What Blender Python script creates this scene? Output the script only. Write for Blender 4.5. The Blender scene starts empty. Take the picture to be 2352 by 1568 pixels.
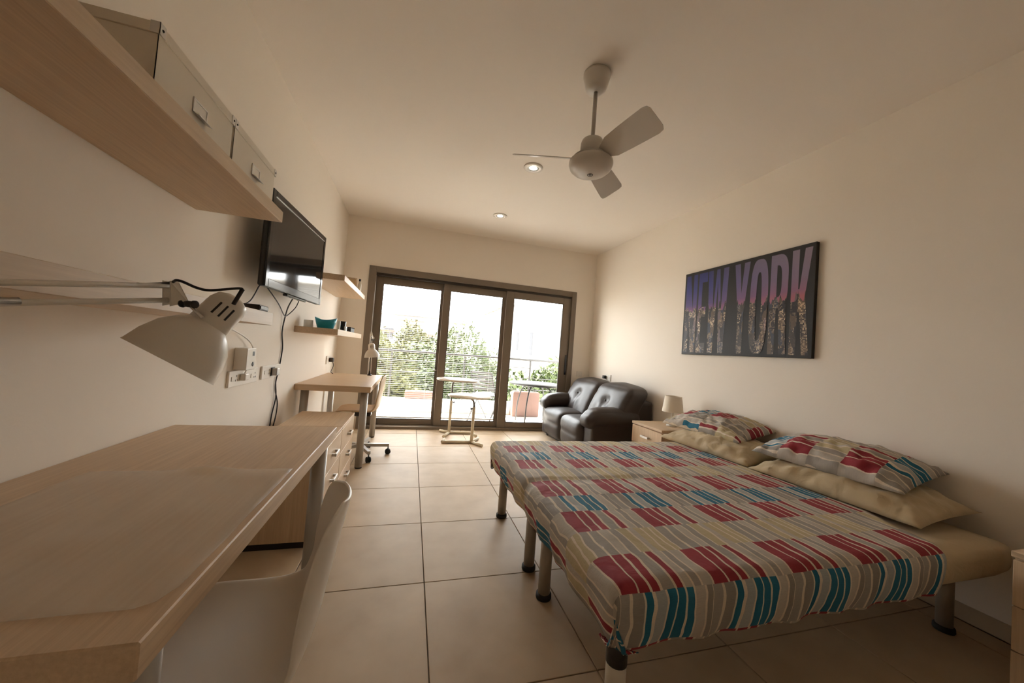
import bpy, bmesh, math, random
from mathutils import Vector, Matrix, noise as mnoise
random.seed(7)
PI = math.pi
scene = bpy.context.scene
COL = scene.collection

# ------------------------------------------------------------------ camera, world, light, exposure
cam_d = bpy.data.cameras.new('camera')
cam_d.sensor_width = 36.0
cam_d.lens = 36.0 * 809.67 / 2352
cam_d.clip_start = 0.02
cam = bpy.data.objects.new('camera', cam_d)
COL.objects.link(cam)
YAW, PITCH, ROLL = -0.2752, 0.0316, -0.0766
Rz = Matrix.Rotation(YAW, 4, 'Z'); Rx = Matrix.Rotation(PITCH, 4, 'X'); Ry = Matrix.Rotation(ROLL, 4, 'Y')
cam.matrix_world = Matrix.Translation((0, 0, 1.1355)) @ Rz @ Rx @ Ry @ Matrix.Rotation(PI / 2, 4, 'X')
scene.camera = cam

XL, XR, YB, YN, H = -0.923, 2.692, 4.968, -1.25, 2.765

world = bpy.data.worlds.new('sky')
scene.world = world
world.use_nodes = True
wn = world.node_tree
bg = wn.nodes['Background']
bg.inputs[1].default_value = 1.5
tc = wn.nodes.new('ShaderNodeTexCoord')
sp = wn.nodes.new('ShaderNodeSeparateXYZ')
cr = wn.nodes.new('ShaderNodeValToRGB')
cr.color_ramp.elements[0].position = 0.0
cr.color_ramp.elements[0].color = (0.97, 0.96, 0.95, 1)
cr.color_ramp.elements[1].position = 0.9
cr.color_ramp.elements[1].color = (0.90, 0.96, 1.05, 1)
wn.links.new(tc.outputs['Generated'], sp.inputs[0])
wn.links.new(sp.outputs[2], cr.inputs[0])
wn.links.new(cr.outputs[0], bg.inputs[0])

sun_d = bpy.data.lights.new('sun', 'SUN')
sun_d.energy = 7.0; sun_d.angle = math.radians(2.0); sun_d.color = (1.0, 0.96, 0.90)
sun = bpy.data.objects.new('sun', sun_d); COL.objects.link(sun)
sun.rotation_euler = Vector((-0.25, 0.42, 0.87)).to_track_quat('Z', 'Y').to_euler()

portal_d = bpy.data.lights.new('window_portal', 'AREA')
portal_d.shape = 'RECTANGLE'; portal_d.size = 2.9; portal_d.size_y = 2.1
portal_d.cycles.is_portal = True
portal = bpy.data.objects.new('window_portal', portal_d)
COL.objects.link(portal)
portal.location = (0.885, YB + 0.21, 1.07)
portal.rotation_euler = (-PI / 2, 0, 0)

scene.view_settings.view_transform = 'Standard'
scene.view_settings.look = 'None'
scene.view_settings.gamma = 1.0
scene.view_settings.use_curve_mapping = False
scene.view_settings.exposure = 3.38
scene.cycles.use_denoising = True
scene.cycles.max_bounces = 14
scene.cycles.diffuse_bounces = 8
scene.cycles.transparent_max_bounces = 24
scene.cycles.sample_clamp_indirect = 8.0
scene.cycles.caustics_reflective = False
scene.cycles.caustics_refractive = False

# ------------------------------------------------------------------ materials
def newmat(name):
    m = bpy.data.materials.new(name); m.use_nodes = True
    return m, m.node_tree, m.node_tree.nodes['Principled BSDF']

def mat(name, col, rough=0.5, metal=0.0, bump=0.0, bscale=60, var=0.0, vscale=4, spec=0.5, coat=0.0, emis=None, estr=0):
    m, nt, b = newmat(name)
    b.inputs['Base Color'].default_value = (*col, 1)
    b.inputs['Roughness'].default_value = rough
    b.inputs['Metallic'].default_value = metal
    b.inputs['Specular IOR Level'].default_value = spec
    b.inputs['Coat Weight'].default_value = coat
    if emis:
        b.inputs['Emission Color'].default_value = (*emis, 1); b.inputs['Emission Strength'].default_value = estr
    t = nt.nodes.new('ShaderNodeTexCoord')
    if bump:
        n = nt.nodes.new('ShaderNodeTexNoise'); n.inputs['Scale'].default_value = bscale; n.inputs['Detail'].default_value = 4
        bp = nt.nodes.new('ShaderNodeBump'); bp.inputs['Strength'].default_value = bump; bp.inputs['Distance'].default_value = 0.01
        nt.links.new(t.outputs['Object'], n.inputs['Vector']); nt.links.new(n.outputs[0], bp.inputs['Height']); nt.links.new(bp.outputs[0], b.inputs['Normal'])
    if var:
        n = nt.nodes.new('ShaderNodeTexNoise'); n.inputs['Scale'].default_value = vscale; n.inputs['Detail'].default_value = 5
        mx = nt.nodes.new('ShaderNodeMix'); mx.data_type = 'RGBA'
        mx.inputs[6].default_value = (*[c * (1 - var) for c in col], 1); mx.inputs[7].default_value = (*[min(1, c * (1 + var)) for c in col], 1)
        nt.links.new(t.outputs['Object'], n.inputs['Vector']); nt.links.new(n.outputs[0], mx.inputs[0]); nt.links.new(mx.outputs[2], b.inputs['Base Color'])
    return m

def wood(name, dark, light, axis, rough=0.42):
    m, nt, b = newmat(name)
    t = nt.nodes.new('ShaderNodeTexCoord'); mp = nt.nodes.new('ShaderNodeMapping')
    s = [55, 55, 55]; s['xyz'.index(axis)] = 1.6
    mp.inputs['Scale'].default_value = s
    n = nt.nodes.new('ShaderNodeTexNoise'); n.inputs['Scale'].default_value = 2.0; n.inputs['Detail'].default_value = 6; n.inputs['Roughness'].default_value = 0.65
    r = nt.nodes.new('ShaderNodeValToRGB')
    r.color_ramp.elements[0].position = 0.3; r.color_ramp.elements[0].color = (*dark, 1)
    r.color_ramp.elements[1].position = 0.72; r.color_ramp.elements[1].color = (*light, 1)
    nt.links.new(t.outputs['Object'], mp.inputs[0]); nt.links.new(mp.outputs[0], n.inputs['Vector'])
    nt.links.new(n.outputs[0], r.inputs[0]); nt.links.new(r.outputs[0], b.inputs['Base Color'])
    b.inputs['Roughness'].default_value = rough
    return m

M = {}
M['wall'] = mat('wall_paint', (0.86, 0.80, 0.72), 0.85, bump=0.05, bscale=90)
M['ceiling'] = mat('ceiling_paint', (0.86, 0.80, 0.73), 0.9)
M['oak_y'] = wood('oak_lengthwise', (0.55, 0.395, 0.255), (0.70, 0.53, 0.36), 'y')
M['oak_x'] = wood('oak_crosswise', (0.55, 0.395, 0.255), (0.70, 0.53, 0.36), 'x')
M['oak_z'] = wood('oak_upright', (0.56, 0.40, 0.25), (0.70, 0.53, 0.36), 'z')
M['oak_edge'] = wood('oak_edge_band', (0.55, 0.42, 0.29), (0.66, 0.52, 0.37), 'y')
M['ply'] = wood('birch_plywood', (0.58, 0.42, 0.24), (0.68, 0.50, 0.30), 'x')
M['silver'] = mat('satin_aluminium_paint', (0.45, 0.43, 0.40), 0.42, 0.5)
M['chrome'] = mat('brushed_steel', (0.62, 0.60, 0.57), 0.28, 1.0)
M['black'] = mat('black_plastic', (0.018, 0.016, 0.016), 0.4)
M['gloss_black'] = mat('gloss_black_plastic', (0.012, 0.011, 0.014), 0.12)
M['rubber'] = mat('black_rubber', (0.02, 0.019, 0.018), 0.7)
M['screen'] = mat('television_screen', (0.010, 0.010, 0.011), 0.06, spec=0.7)
M['white_plastic'] = mat('white_plastic', (0.78, 0.74, 0.68), 0.35)
M['chair_shell'] = mat('chair_white_plastic', (0.74, 0.69, 0.62), 0.28)
M['white_metal'] = mat('white_enamel', (0.72, 0.68, 0.62), 0.35)
M['fan_white'] = mat('fan_enamel', (0.62, 0.58, 0.53), 0.3)
M['frame'] = mat('bronze_aluminium', (0.21, 0.17, 0.13), 0.5, 0.1)
M['frame_dark'] = mat('frame_gasket', (0.05, 0.04, 0.033), 0.6)
M['box_board'] = mat('white_box_board', (0.74, 0.68, 0.58), 0.6, bump=0.05)
M['dark_metal'] = mat('grey_steel_tube', (0.16, 0.145, 0.13), 0.4, 0.4)
M['cream_metal'] = mat('cream_enamel', (0.72, 0.64, 0.50), 0.35)
M['cream_top'] = mat('cream_laminate', (0.80, 0.73, 0.62), 0.25)
M['shade'] = mat('lamp_shade_fabric', (0.82, 0.74, 0.62), 0.8)
M['teal'] = mat('teal_plastic', (0.01, 0.30, 0.40), 0.3)
M['grout'] = mat('floor_grout', (0.25, 0.19, 0.13), 0.9)
M['skirt'] = mat('skirting_tile', (0.50, 0.40, 0.29), 0.35, var=0.06)
M['canvas_black'] = mat('canvas_black', (0.012, 0.010, 0.010), 0.6, bump=0.05, bscale=400)
M['glow'] = mat('lamp_glow', (1, 1, 1), 0.5, emis=(1, 0.93, 0.82), estr=3.0)
M['bulb_ring'] = mat('spot_trim', (0.80, 0.75, 0.68), 0.3)
M['bed_base'] = mat('bed_base_board', (0.42, 0.36, 0.28), 0.6)
M['legmetal'] = mat('bed_leg_metal', (0.36, 0.32, 0.27), 0.4, 0.3)
M['leglight'] = mat('bed_leg_pale', (0.62, 0.58, 0.50), 0.4)
M['decktile'] = mat('balcony_tile', (0.66, 0.62, 0.575), 0.5, var=0.05)
M['ext_white'] = mat('white_render', (0.80, 0.76, 0.71), 0.9)
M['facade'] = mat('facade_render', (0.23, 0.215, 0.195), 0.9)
M['ext_cream'] = mat('cream_render', (0.34, 0.30, 0.25), 0.9)
M['ext_glass'] = mat('far_window', (0.05, 0.05, 0.055), 0.4)
M['awning'] = mat('awning_cloth', (0.16, 0.075, 0.05), 0.8)
M['terracotta'] = mat('terracotta', (0.17, 0.10, 0.08), 0.8)
M['railing'] = mat('railing_metal', (0.06, 0.058, 0.056), 0.5, 0.3)
M['bark'] = mat('bark', (0.14, 0.09, 0.06), 0.9)

def leafmat(name, c1, c2):
    m, nt, b = newmat(name)
    oi = nt.nodes.new('ShaderNodeTexCoord'); n = nt.nodes.new('ShaderNodeTexNoise'); n.inputs['Scale'].default_value = 3.0
    mx = nt.nodes.new('ShaderNodeMix'); mx.data_type = 'RGBA'
    mx.inputs[6].default_value = (*c1, 1); mx.inputs[7].default_value = (*c2, 1)
    nt.links.new(oi.outputs['Object'], n.inputs['Vector']); nt.links.new(n.outputs[0], mx.inputs[0]); nt.links.new(mx.outputs[2], b.inputs['Base Color'])
    b.inputs['Roughness'].default_value = 0.6; b.inputs['Specular IOR Level'].default_value = 0.15
    return m
M['leaf'] = leafmat('leaf_green', (0.012, 0.020, 0.004), (0.052, 0.066, 0.015))
M['leaf2'] = leafmat('leaf_yellow', (0.02, 0.024, 0.006), (0.078, 0.074, 0.022))

def tilemat():
    m, nt, b = newmat('floor_porcelain')
    t = nt.nodes.new('ShaderNodeTexCoord'); oi = nt.nodes.new('ShaderNodeObjectInfo')
    n = nt.nodes.new('ShaderNodeTexNoise'); n.inputs['Scale'].default_value = 5; n.inputs['Detail'].default_value = 7
    ad = nt.nodes.new('ShaderNodeVectorMath'); ad.operation = 'ADD'
    nt.links.new(t.outputs['Object'], ad.inputs[0]); nt.links.new(oi.outputs['Location'], ad.inputs[1]); nt.links.new(ad.outputs[0], n.inputs['Vector'])
    r = nt.nodes.new('ShaderNodeValToRGB')
    r.color_ramp.elements[0].position = 0.3; r.color_ramp.elements[0].color = (0.47, 0.355, 0.235, 1)
    r.color_ramp.elements[1].position = 0.75; r.color_ramp.elements[1].color = (0.57, 0.445, 0.31, 1)
    nt.links.new(n.outputs[0], r.inputs[0])
    hv = nt.nodes.new('ShaderNodeHueSaturation'); ma = nt.nodes.new('ShaderNodeMapRange')
    ma.inputs['To Min'].default_value = 0.94; ma.inputs['To Max'].default_value = 1.06
    nt.links.new(oi.outputs['Random'], ma.inputs[0]); nt.links.new(ma.outputs[0], hv.inputs['Value']); nt.links.new(r.outputs[0], hv.inputs['Color'])
    nt.links.new(hv.outputs[0], b.inputs['Base Color'])
    b.inputs['Roughness'].default_value = 0.5; b.inputs['Specular IOR Level'].default_value = 0.25
    bp = nt.nodes.new('ShaderNodeBump'); bp.inputs['Strength'].default_value = 0.04; bp.inputs['Distance'].default_value = 0.01
    nt.links.new(n.outputs[0], bp.inputs['Height']); nt.links.new(bp.outputs[0], b.inputs['Normal'])
    return m
M['tile'] = tilemat()

def glassmat(name, tint=(1, 1, 1)):
    m = bpy.data.materials.new(name); m.use_nodes = True; nt = m.node_tree
    nt.nodes.remove(nt.nodes['Principled BSDF']); out = nt.nodes['Material Output']
    tr = nt.nodes.new('ShaderNodeBsdfTransparent'); tr.inputs[0].default_value = (*tint, 1)
    gl = nt.nodes.new('ShaderNodeBsdfGlossy'); gl.inputs['Roughness'].default_value = 0.02
    lw = nt.nodes.new('ShaderNodeLayerWeight'); lw.inputs[0].default_value = 0.5
    pw = nt.nodes.new('ShaderNodeMath'); pw.operation = 'POWER'; pw.inputs[1].default_value = 5.0
    fr = nt.nodes.new('ShaderNodeMath'); fr.operation = 'MULTIPLY_ADD'; fr.inputs[1].default_value = 0.95; fr.inputs[2].default_value = 0.04
    nt.links.new(lw.outputs['Facing'], pw.inputs[0]); nt.links.new(pw.outputs[0], fr.inputs[0])
    mx = nt.nodes.new('ShaderNodeMixShader')
    nt.links.new(fr.outputs[0], mx.inputs[0]); nt.links.new(tr.outputs[0], mx.inputs[1]); nt.links.new(gl.outputs[0], mx.inputs[2]); nt.links.new(mx.outputs[0], out.inputs[0])
    return m
M['glass'] = glassmat('window_glass', (0.96, 0.97, 0.96))

def filmmat():
    m = bpy.data.materials.new('clear_vinyl_film'); m.use_nodes = True; nt = m.node_tree
    b = nt.nodes['Principled BSDF']; out = nt.nodes['Material Output']
    b.inputs['Base Color'].default_value = (0.85, 0.77, 0.66, 1); b.inputs['Roughness'].default_value = 0.25
    tr = nt.nodes.new('ShaderNodeBsdfTransparent'); mx = nt.nodes.new('ShaderNodeMixShader'); mx.inputs[0].default_value = 0.30
    nt.links.new(tr.outputs[0], mx.inputs[1]); nt.links.new(b.outputs[0], mx.inputs[2]); nt.links.new(mx.outputs[0], out.inputs[0])
    return m
M['film'] = filmmat()

def leathermat():
    m, nt, b = newmat('dark_brown_leather')
    t = nt.nodes.new('ShaderNodeTexCoord')
    n = nt.nodes.new('ShaderNodeTexNoise'); n.inputs['Scale'].default_value = 7; n.inputs['Detail'].default_value = 6
    v = nt.nodes.new('ShaderNodeTexVoronoi'); v.inputs['Scale'].default_value = 160
    a = nt.nodes.new('ShaderNodeMath'); a.operation = 'MULTIPLY_ADD'; a.inputs[1].default_value = 0.05
    bp = nt.nodes.new('ShaderNodeBump'); bp.inputs['Strength'].default_value = 0.22; bp.inputs['Distance'].default_value = 0.02
    nt.links.new(t.outputs['Object'], n.inputs['Vector']); nt.links.new(t.outputs['Object'], v.inputs['Vector'])
    nt.links.new(v.outputs['Distance'], a.inputs[0]); nt.links.new(n.outputs[0], a.inputs[2]); nt.links.new(a.outputs[0], bp.inputs['Height'])
    nt.links.new(bp.outputs[0], b.inputs['Normal'])
    b.inputs['Base Color'].default_value = (0.040, 0.030, 0.026, 1); b.inputs['Roughness'].default_value = 0.47
    return m
M['leather'] = leathermat()

def fabric(name, col):
    m, nt, b = newmat(name)
    t = nt.nodes.new('ShaderNodeTexCoord')
    n = nt.nodes.new('ShaderNodeTexNoise'); n.inputs['Scale'].default_value = 9; n.inputs['Detail'].default_value = 5; n.inputs['Distortion'].default_value = 1.2
    bp = nt.nodes.new('ShaderNodeBump'); bp.inputs['Strength'].default_value = 0.35; bp.inputs['Distance'].default_value = 0.02
    nt.links.new(t.outputs['Object'], n.inputs['Vector']); nt.links.new(n.outputs[0], bp.inputs['Height']); nt.links.new(bp.outputs[0], b.inputs['Normal'])
    b.inputs['Base Color'].default_value = (*col, 1); b.inputs['Roughness'].default_value = 0.75; b.inputs['Sheen Weight'].default_value = 0.15
    return m
M['beige'] = fabric('beige_cotton', (0.48, 0.375, 0.225))

# the striped bed linen: bands of blocks 0.155 deep, each band a repeat of stripes 0.325 long
RED = (0.27, 0.018, 0.03); BLU = (0.005, 0.13, 0.22); CRM = (0.66, 0.57, 0.46); GRY = (0.33, 0.30, 0.265); LGR = (0.45, 0.405, 0.35)
OLV = (0.47, 0.39, 0.235); SKY = (0.35, 0.37, 0.37); DGR = (0.27, 0.245, 0.215)
STR = {
 'R': [(0, RED), (.17, CRM), (.19, RED), (.30, CRM), (.325, RED), (.41, CRM), (.435, GRY), (.55, CRM), (.575, RED), (.655, CRM), (.68, LGR), (.76, CRM), (.78, GRY), (.85, CRM), (.87, LGR), (.98, CRM)],
 'B': [(0, GRY), (.10, CRM), (.13, DGR), (.24, CRM), (.26, BLU), (.33, CRM), (.37, SKY), (.47, CRM), (.49, BLU), (.575, CRM), (.59, BLU), (.68, CRM), (.705, BLU), (.78, CRM), (.80, LGR), (.90, CRM), (.925, DGR), (.99, CRM)],
 'Y': [(0, GRY), (.10, CRM), (.12, LGR), (.22, CRM), (.24, GRY), (.33, CRM), (.35, OLV), (.47, CRM), (.50, LGR), (.57, OLV), (.66, CRM), (.68, OLV), (.76, CRM), (.785, OLV), (.84, CRM), (.86, GRY), (.97, CRM)],
}
def linen(name, offs=0.0):
    m, nt, b = newmat(name)
    N = nt.nodes; Lk = nt.links.new
    uv = N.new('ShaderNodeUVMap'); uv.uv_map = 'UVMap'
    s = N.new('ShaderNodeSeparateXYZ'); Lk(uv.outputs[0], s.inputs[0])
    def math_(op, a, b_=None):
        n = N.new('ShaderNodeMath'); n.operation = op
        for i, q in enumerate((a, b_)):
            if q is None: continue
            if isinstance(q, (int, float)): n.inputs[i].default_value = q
            else: Lk(q, n.inputs[i])
        return n.outputs[0]
    band = math_('FLOOR', math_('DIVIDE', s.outputs[1], 0.155))
    md = math_('FLOORED_MODULO', band, 4.0)
    nz = N.new('ShaderNodeTexNoise'); nz.inputs['Scale'].default_value = 11.0; nz.inputs['Detail'].default_value = 1.0
    Lk(uv.outputs[0], nz.inputs['Vector'])
    wob = math_('MULTIPLY', math_('SUBTRACT', nz.outputs[0], 0.5), 0.024)
    wn_ = N.new('ShaderNodeTexWhiteNoise'); wn_.noise_dimensions = '1D'; Lk(band, wn_.inputs['W'])
    off = math_('MULTIPLY', math_('SUBTRACT', wn_.outputs[0], 0.5), 0.08)
    u = math_('FRACT', math_('ADD', math_('DIVIDE', math_('ADD', math_('ADD', s.outputs[0], wob), off), 0.325), offs))
    ramps = {}
    for k, st in STR.items():
        r = N.new('ShaderNodeValToRGB'); r.color_ramp.interpolation = 'CONSTANT'
        el = r.color_ramp.elements
        el[0].position = 0; el[0].color = (*st[0][1], 1)
        el[1].position = st[1][0]; el[1].color = (*st[1][1], 1)
        for p, c in st[2:]:
            e = el.new(p); e.color = (*c, 1)
        Lk(u, r.inputs[0]); ramps[k] = r.outputs[0]
    def sel(val, a, b_):
        c = math_('COMPARE', md, val); c.node.inputs[2].default_value = 0.3
        mx = N.new('ShaderNodeMix'); mx.data_type = 'RGBA'
        Lk(c, mx.inputs[0]); Lk(a, mx.inputs[6]); Lk(b_, mx.inputs[7]); return mx.outputs[2]
    col = sel(0.0, ramps['R'], ramps['Y']); col = sel(2.0, col, ramps['B'])
    # fine print hatching on the cloth
    wv = N.new('ShaderNodeTexNoise'); wv.inputs['Scale'].default_value = 1.0; wv.inputs['Detail'].default_value = 2
    mp = N.new('ShaderNodeMapping'); mp.inputs['Scale'].default_value = (40, 420, 1); Lk(uv.outputs[0], mp.inputs[0]); Lk(mp.outputs[0], wv.inputs['Vector'])
    h = N.new('ShaderNodeMapRange'); h.inputs['To Min'].default_value = 0.84; h.inputs['To Max'].default_value = 1.16; Lk(wv.outputs[0], h.inputs[0])
    hv = N.new('ShaderNodeHueSaturation'); Lk(h.outputs[0], hv.inputs['Value']); Lk(col, hv.inputs['Color'])
    Lk(hv.outputs[0], b.inputs['Base Color'])
    b.inputs['Roughness'].default_value = 0.8
    t = N.new('ShaderNodeTexCoord')
    n2 = N.new('ShaderNodeTexNoise'); n2.inputs['Scale'].default_value = 11; n2.inputs['Detail'].default_value = 5; n2.inputs['Distortion'].default_value = 1.0
    Lk(t.outputs['Object'], n2.inputs['Vector'])
    bp = N.new('ShaderNodeBump'); bp.inputs['Strength'].default_value = 0.3; bp.inputs['Distance'].default_value = 0.02
    Lk(n2.outputs[0], bp.inputs['Height']); Lk(bp.outputs[0], b.inputs['Normal'])
    return m
M['linen'] = linen('striped_bed_linen')

# ------------------------------------------------------------------ helpers
def root_inv(p):
    r = p
    while r.parent: r = r.parent
    return (Matrix.Translation(r.location) @ r.rotation_euler.to_matrix().to_4x4()).inverted()

def obj(name, bm, m, parent=None, smooth=False, local=False):
    """link a bmesh given in world coordinates (local=True: in its parent's) as one mesh object"""
    if parent is not None and not local:
        bmesh.ops.transform(bm, matrix=root_inv(parent), verts=bm.verts)
    me = bpy.data.meshes.new(name); bm.to_mesh(me); bm.free()
    if smooth:
        for p in me.polygons: p.use_smooth = True
    if m is not None: me.materials.append(m)
    o = bpy.data.objects.new(name, me); COL.objects.link(o)
    if parent is not None: o.parent = parent
    return o

def tag(o, label, cat, group=None):
    o['label'] = label; o['category'] = cat
    if group: o['group'] = group
    return o

def thing(name, label, cat, loc=(0, 0, 0), rz=0, group=None):
    o = bpy.data.objects.new(name, None); COL.objects.link(o)
    o.empty_display_size = 0.05
    o.location = loc; o.rotation_euler = (0, 0, rz)
    return tag(o, label, cat, group)

def struct(o):
    o['kind'] = 'structure'; return o

def copy_tree(o, parent=None):
    c = o.copy(); COL.objects.link(c)
    if parent is not None: c.parent = parent
    for ch in list(o.children): copy_tree(ch, c)
    return c

def box(bm, x0, x1, y0, y1, z0, z1, r=0.0, seg=2):
    b2 = bmesh.new()
    bmesh.ops.create_cube(b2, size=1)
    for v in b2.verts:
        v.co = Vector(((x0 + x1) / 2 + v.co.x * (x1 - x0), (y0 + y1) / 2 + v.co.y * (y1 - y0), (z0 + z1) / 2 + v.co.z * (z1 - z0)))
    if r > 0:
        bmesh.ops.bevel(b2, geom=b2.edges[:], offset=r, segments=seg, affect='EDGES', profile=0.5)
    join(bm, b2); return bm

def join(bm, b2):
    vm = {v: bm.verts.new(v.co) for v in b2.verts}
    for f in b2.faces:
        try:
            nf = bm.faces.new([vm[v] for v in f.verts]); nf.smooth = f.smooth
        except ValueError: pass
    b2.free()

def B(x0, x1, y0, y1, z0, z1, r=0.0, seg=2):
    return box(bmesh.new(), x0, x1, y0, y1, z0, z1, r, seg)

def catmull(pts, n=8):
    pts = [Vector(p) for p in pts]
    P = [pts[0]] + pts + [pts[-1]]; out = []
    for i in range(1, len(P) - 2):
        p0, p1, p2, p3 = P[i - 1:i + 3]
        for k in range(n):
            t = k / n
            out.append(0.5 * ((2 * p1) + (p2 - p0) * t + (2 * p0 - 5 * p1 + 4 * p2 - p3) * t * t + (3 * p1 - p0 - 3 * p2 + p3) * t ** 3))
    out.append(pts[-1]); return out

def tube(bm, pts, r, seg=10, cap=True):
    pts = [Vector(p) for p in pts]; rings = []
    up = None
    for i, p in enumerate(pts):
        d = (pts[min(i + 1, len(pts) - 1)] - pts[max(i - 1, 0)]).normalized()
        if up is None:
            up = Vector((0, 0, 1)) if abs(d.z) < 0.9 else Vector((1, 0, 0))
        a = d.cross(up).normalized(); b = a.cross(d).normalized(); up = b
        rr = r[i] if isinstance(r, (list, tuple)) else r
        rings.append([bm.verts.new(p + a * (math.cos(2 * PI * k / seg) * rr) + b * (math.sin(2 * PI * k / seg) * rr)) for k in range(seg)])
    for i in range(len(rings) - 1):
        for k in range(seg):
            f = bm.faces.new((rings[i][k], rings[i][(k + 1) % seg], rings[i + 1][(k + 1) % seg], rings[i + 1][k])); f.smooth = True
    if cap:
        bm.faces.new(rings[0][::-1]); bm.faces.new(rings[-1])
    bmesh.ops.recalc_face_normals(bm, faces=bm.faces[:])
    return bm

def T(pts, r, seg=10): return tube(bmesh.new(), pts, r, seg)

def lathe(bm, prof, c=(0, 0, 0), axis=(0, 0, 1), seg=32, closed=False):
    """prof: list of (radius, height) revolved about axis through c"""
    q = Vector((0, 0, 1)).rotation_difference(Vector(axis).normalized()); c = Vector(c); rings = []
    for r, h in prof:
        if r < 1e-6: rings.append([bm.verts.new(c + q @ Vector((0, 0, h)))])
        else: rings.append([bm.verts.new(c + q @ Vector((r * math.cos(2 * PI * k / seg), r * math.sin(2 * PI * k / seg), h))) for k in range(seg)])
    for a, b in zip(rings[:-1], rings[1:]):
        for k in range(seg):
            k2 = (k + 1) % seg
            vs = [a[k % len(a)], a[k2 % len(a)], b[k2 % len(b)], b[k % len(b)]]
            u = []
            for v in vs:
                if v not in u: u.append(v)
            if len(u) > 2:
                f = bm.faces.new(u); f.smooth = True
    bmesh.ops.recalc_face_normals(bm, faces=bm.faces[:])
    return bm

def LT(prof, c=(0, 0, 0), axis=(0, 0, 1), seg=32): return lathe(bmesh.new(), prof, c, axis, seg)

def prism(bm, poly, n, d):
    """extrude a planar polygon (3D points) by n*d"""
    n = Vector(n).normalized() * d
    a = [bm.verts.new(Vector(p)) for p in poly]; b = [bm.verts.new(Vector(p) + n) for p in poly]
    bm.faces.new(a); bm.faces.new(b[::-1])
    k = len(a)
    for i in range(k): bm.faces.new((a[i], b[i], b[(i + 1) % k], a[(i + 1) % k]))
    bmesh.ops.recalc_face_normals(bm, faces=bm.faces[:])
    return bm

def nz(x, y, z=0.0): return mnoise.noise(Vector((x, y, z)))

# ------------------------------------------------------------------ room shell
# floor: a slab with every porcelain tile a child
floor = struct(obj('floor', B(XL - 0.2, XR + 0.2, YN - 0.2, YB + 0.16, -0.16, -0.010), M['grout']))
TX, TY, TX0, TY0, G = 0.600, 0.5914, 0.1507, 2.3524, 0.0022
tcache = {}
i0 = math.floor((XL - TX0) / TX); i1 = math.ceil((XR - TX0) / TX)
j0 = math.floor((YN - TY0) / TY); j1 = math.ceil((YB - TY0) / TY)
for i in range(i0, i1):
    for j in range(j0, j1):
        x0, x1 = max(XL, TX0 + i * TX + G), min(XR, TX0 + (i + 1) * TX - G)
        y0, y1 = max(YN, TY0 + j * TY + G), min(YB, TY0 + (j + 1) * TY - G)
        if x1 - x0 < 0.01 or y1 - y0 < 0.01: continue
        key = (round(x1 - x0, 4), round(y1 - y0, 4))
        cx, cy = (x0 + x1) / 2, (y0 + y1) / 2
        if key not in tcache:
            o = obj('tile', B(-key[0] / 2, key[0] / 2, -key[1] / 2, key[1] / 2, -0.010, 0.0, 0.0012, 1), M['tile'], floor, local=True)
            tcache[key] = o.data
        else:
            o = bpy.data.objects.new('tile', tcache[key]); COL.objects.link(o); o.parent = floor
        o.location = (cx, cy, 0)

def slab(name, *a): return struct(obj(name, B(*a), M['ceiling'] if name == 'ceiling' else M['wall']))
slab('ceiling', XL - 0.2, XR + 0.2, YN - 0.2, YB + 0.2, H, H + 0.15)
slab('wall_left', XL - 0.2, XL, YN - 0.2, YB + 0.2, -0.16, H)
slab('wall_right', XR, XR + 0.2, YN - 0.2, YB + 0.2, -0.16, H)
slab('wall_near', XL, XR, YN - 0.2, YN, -0.16, H)
WX0, WX1, WZ1 = -0.617, 2.384, 2.141
wb = bmesh.new()
box(wb, XL, WX0, YB, YB + 0.2, -0.16, H); box(wb, WX1, XR, YB, YB + 0.2, -0.16, H); box(wb, WX0, WX1, YB, YB + 0.2, WZ1, H)
struct(obj('wall_far', wb, M['wall']))

# tiled skirting along the right and left walls
def skirting(name, x0, x1, y0, y1):
    e = struct(obj(name, B(x0 if x0 > 0 else x0, x1, y0, y1, 0, 0.006), M['grout']))
    me = None
    y = y0
    while y < y1 - 0.01:
        yy = min(y + 0.59, y1)
        o = obj('tile', B(x0, x1, y + 0.001, yy - 0.001, 0.0, 0.082, 0.0015, 1), M['skirt'], e)
        y = yy
    return e
skirting('baseboard_right', XR - 0.010, XR, YN, YB)
skirting('baseboard_left', XL, XL + 0.010, YN, YB)

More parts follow.
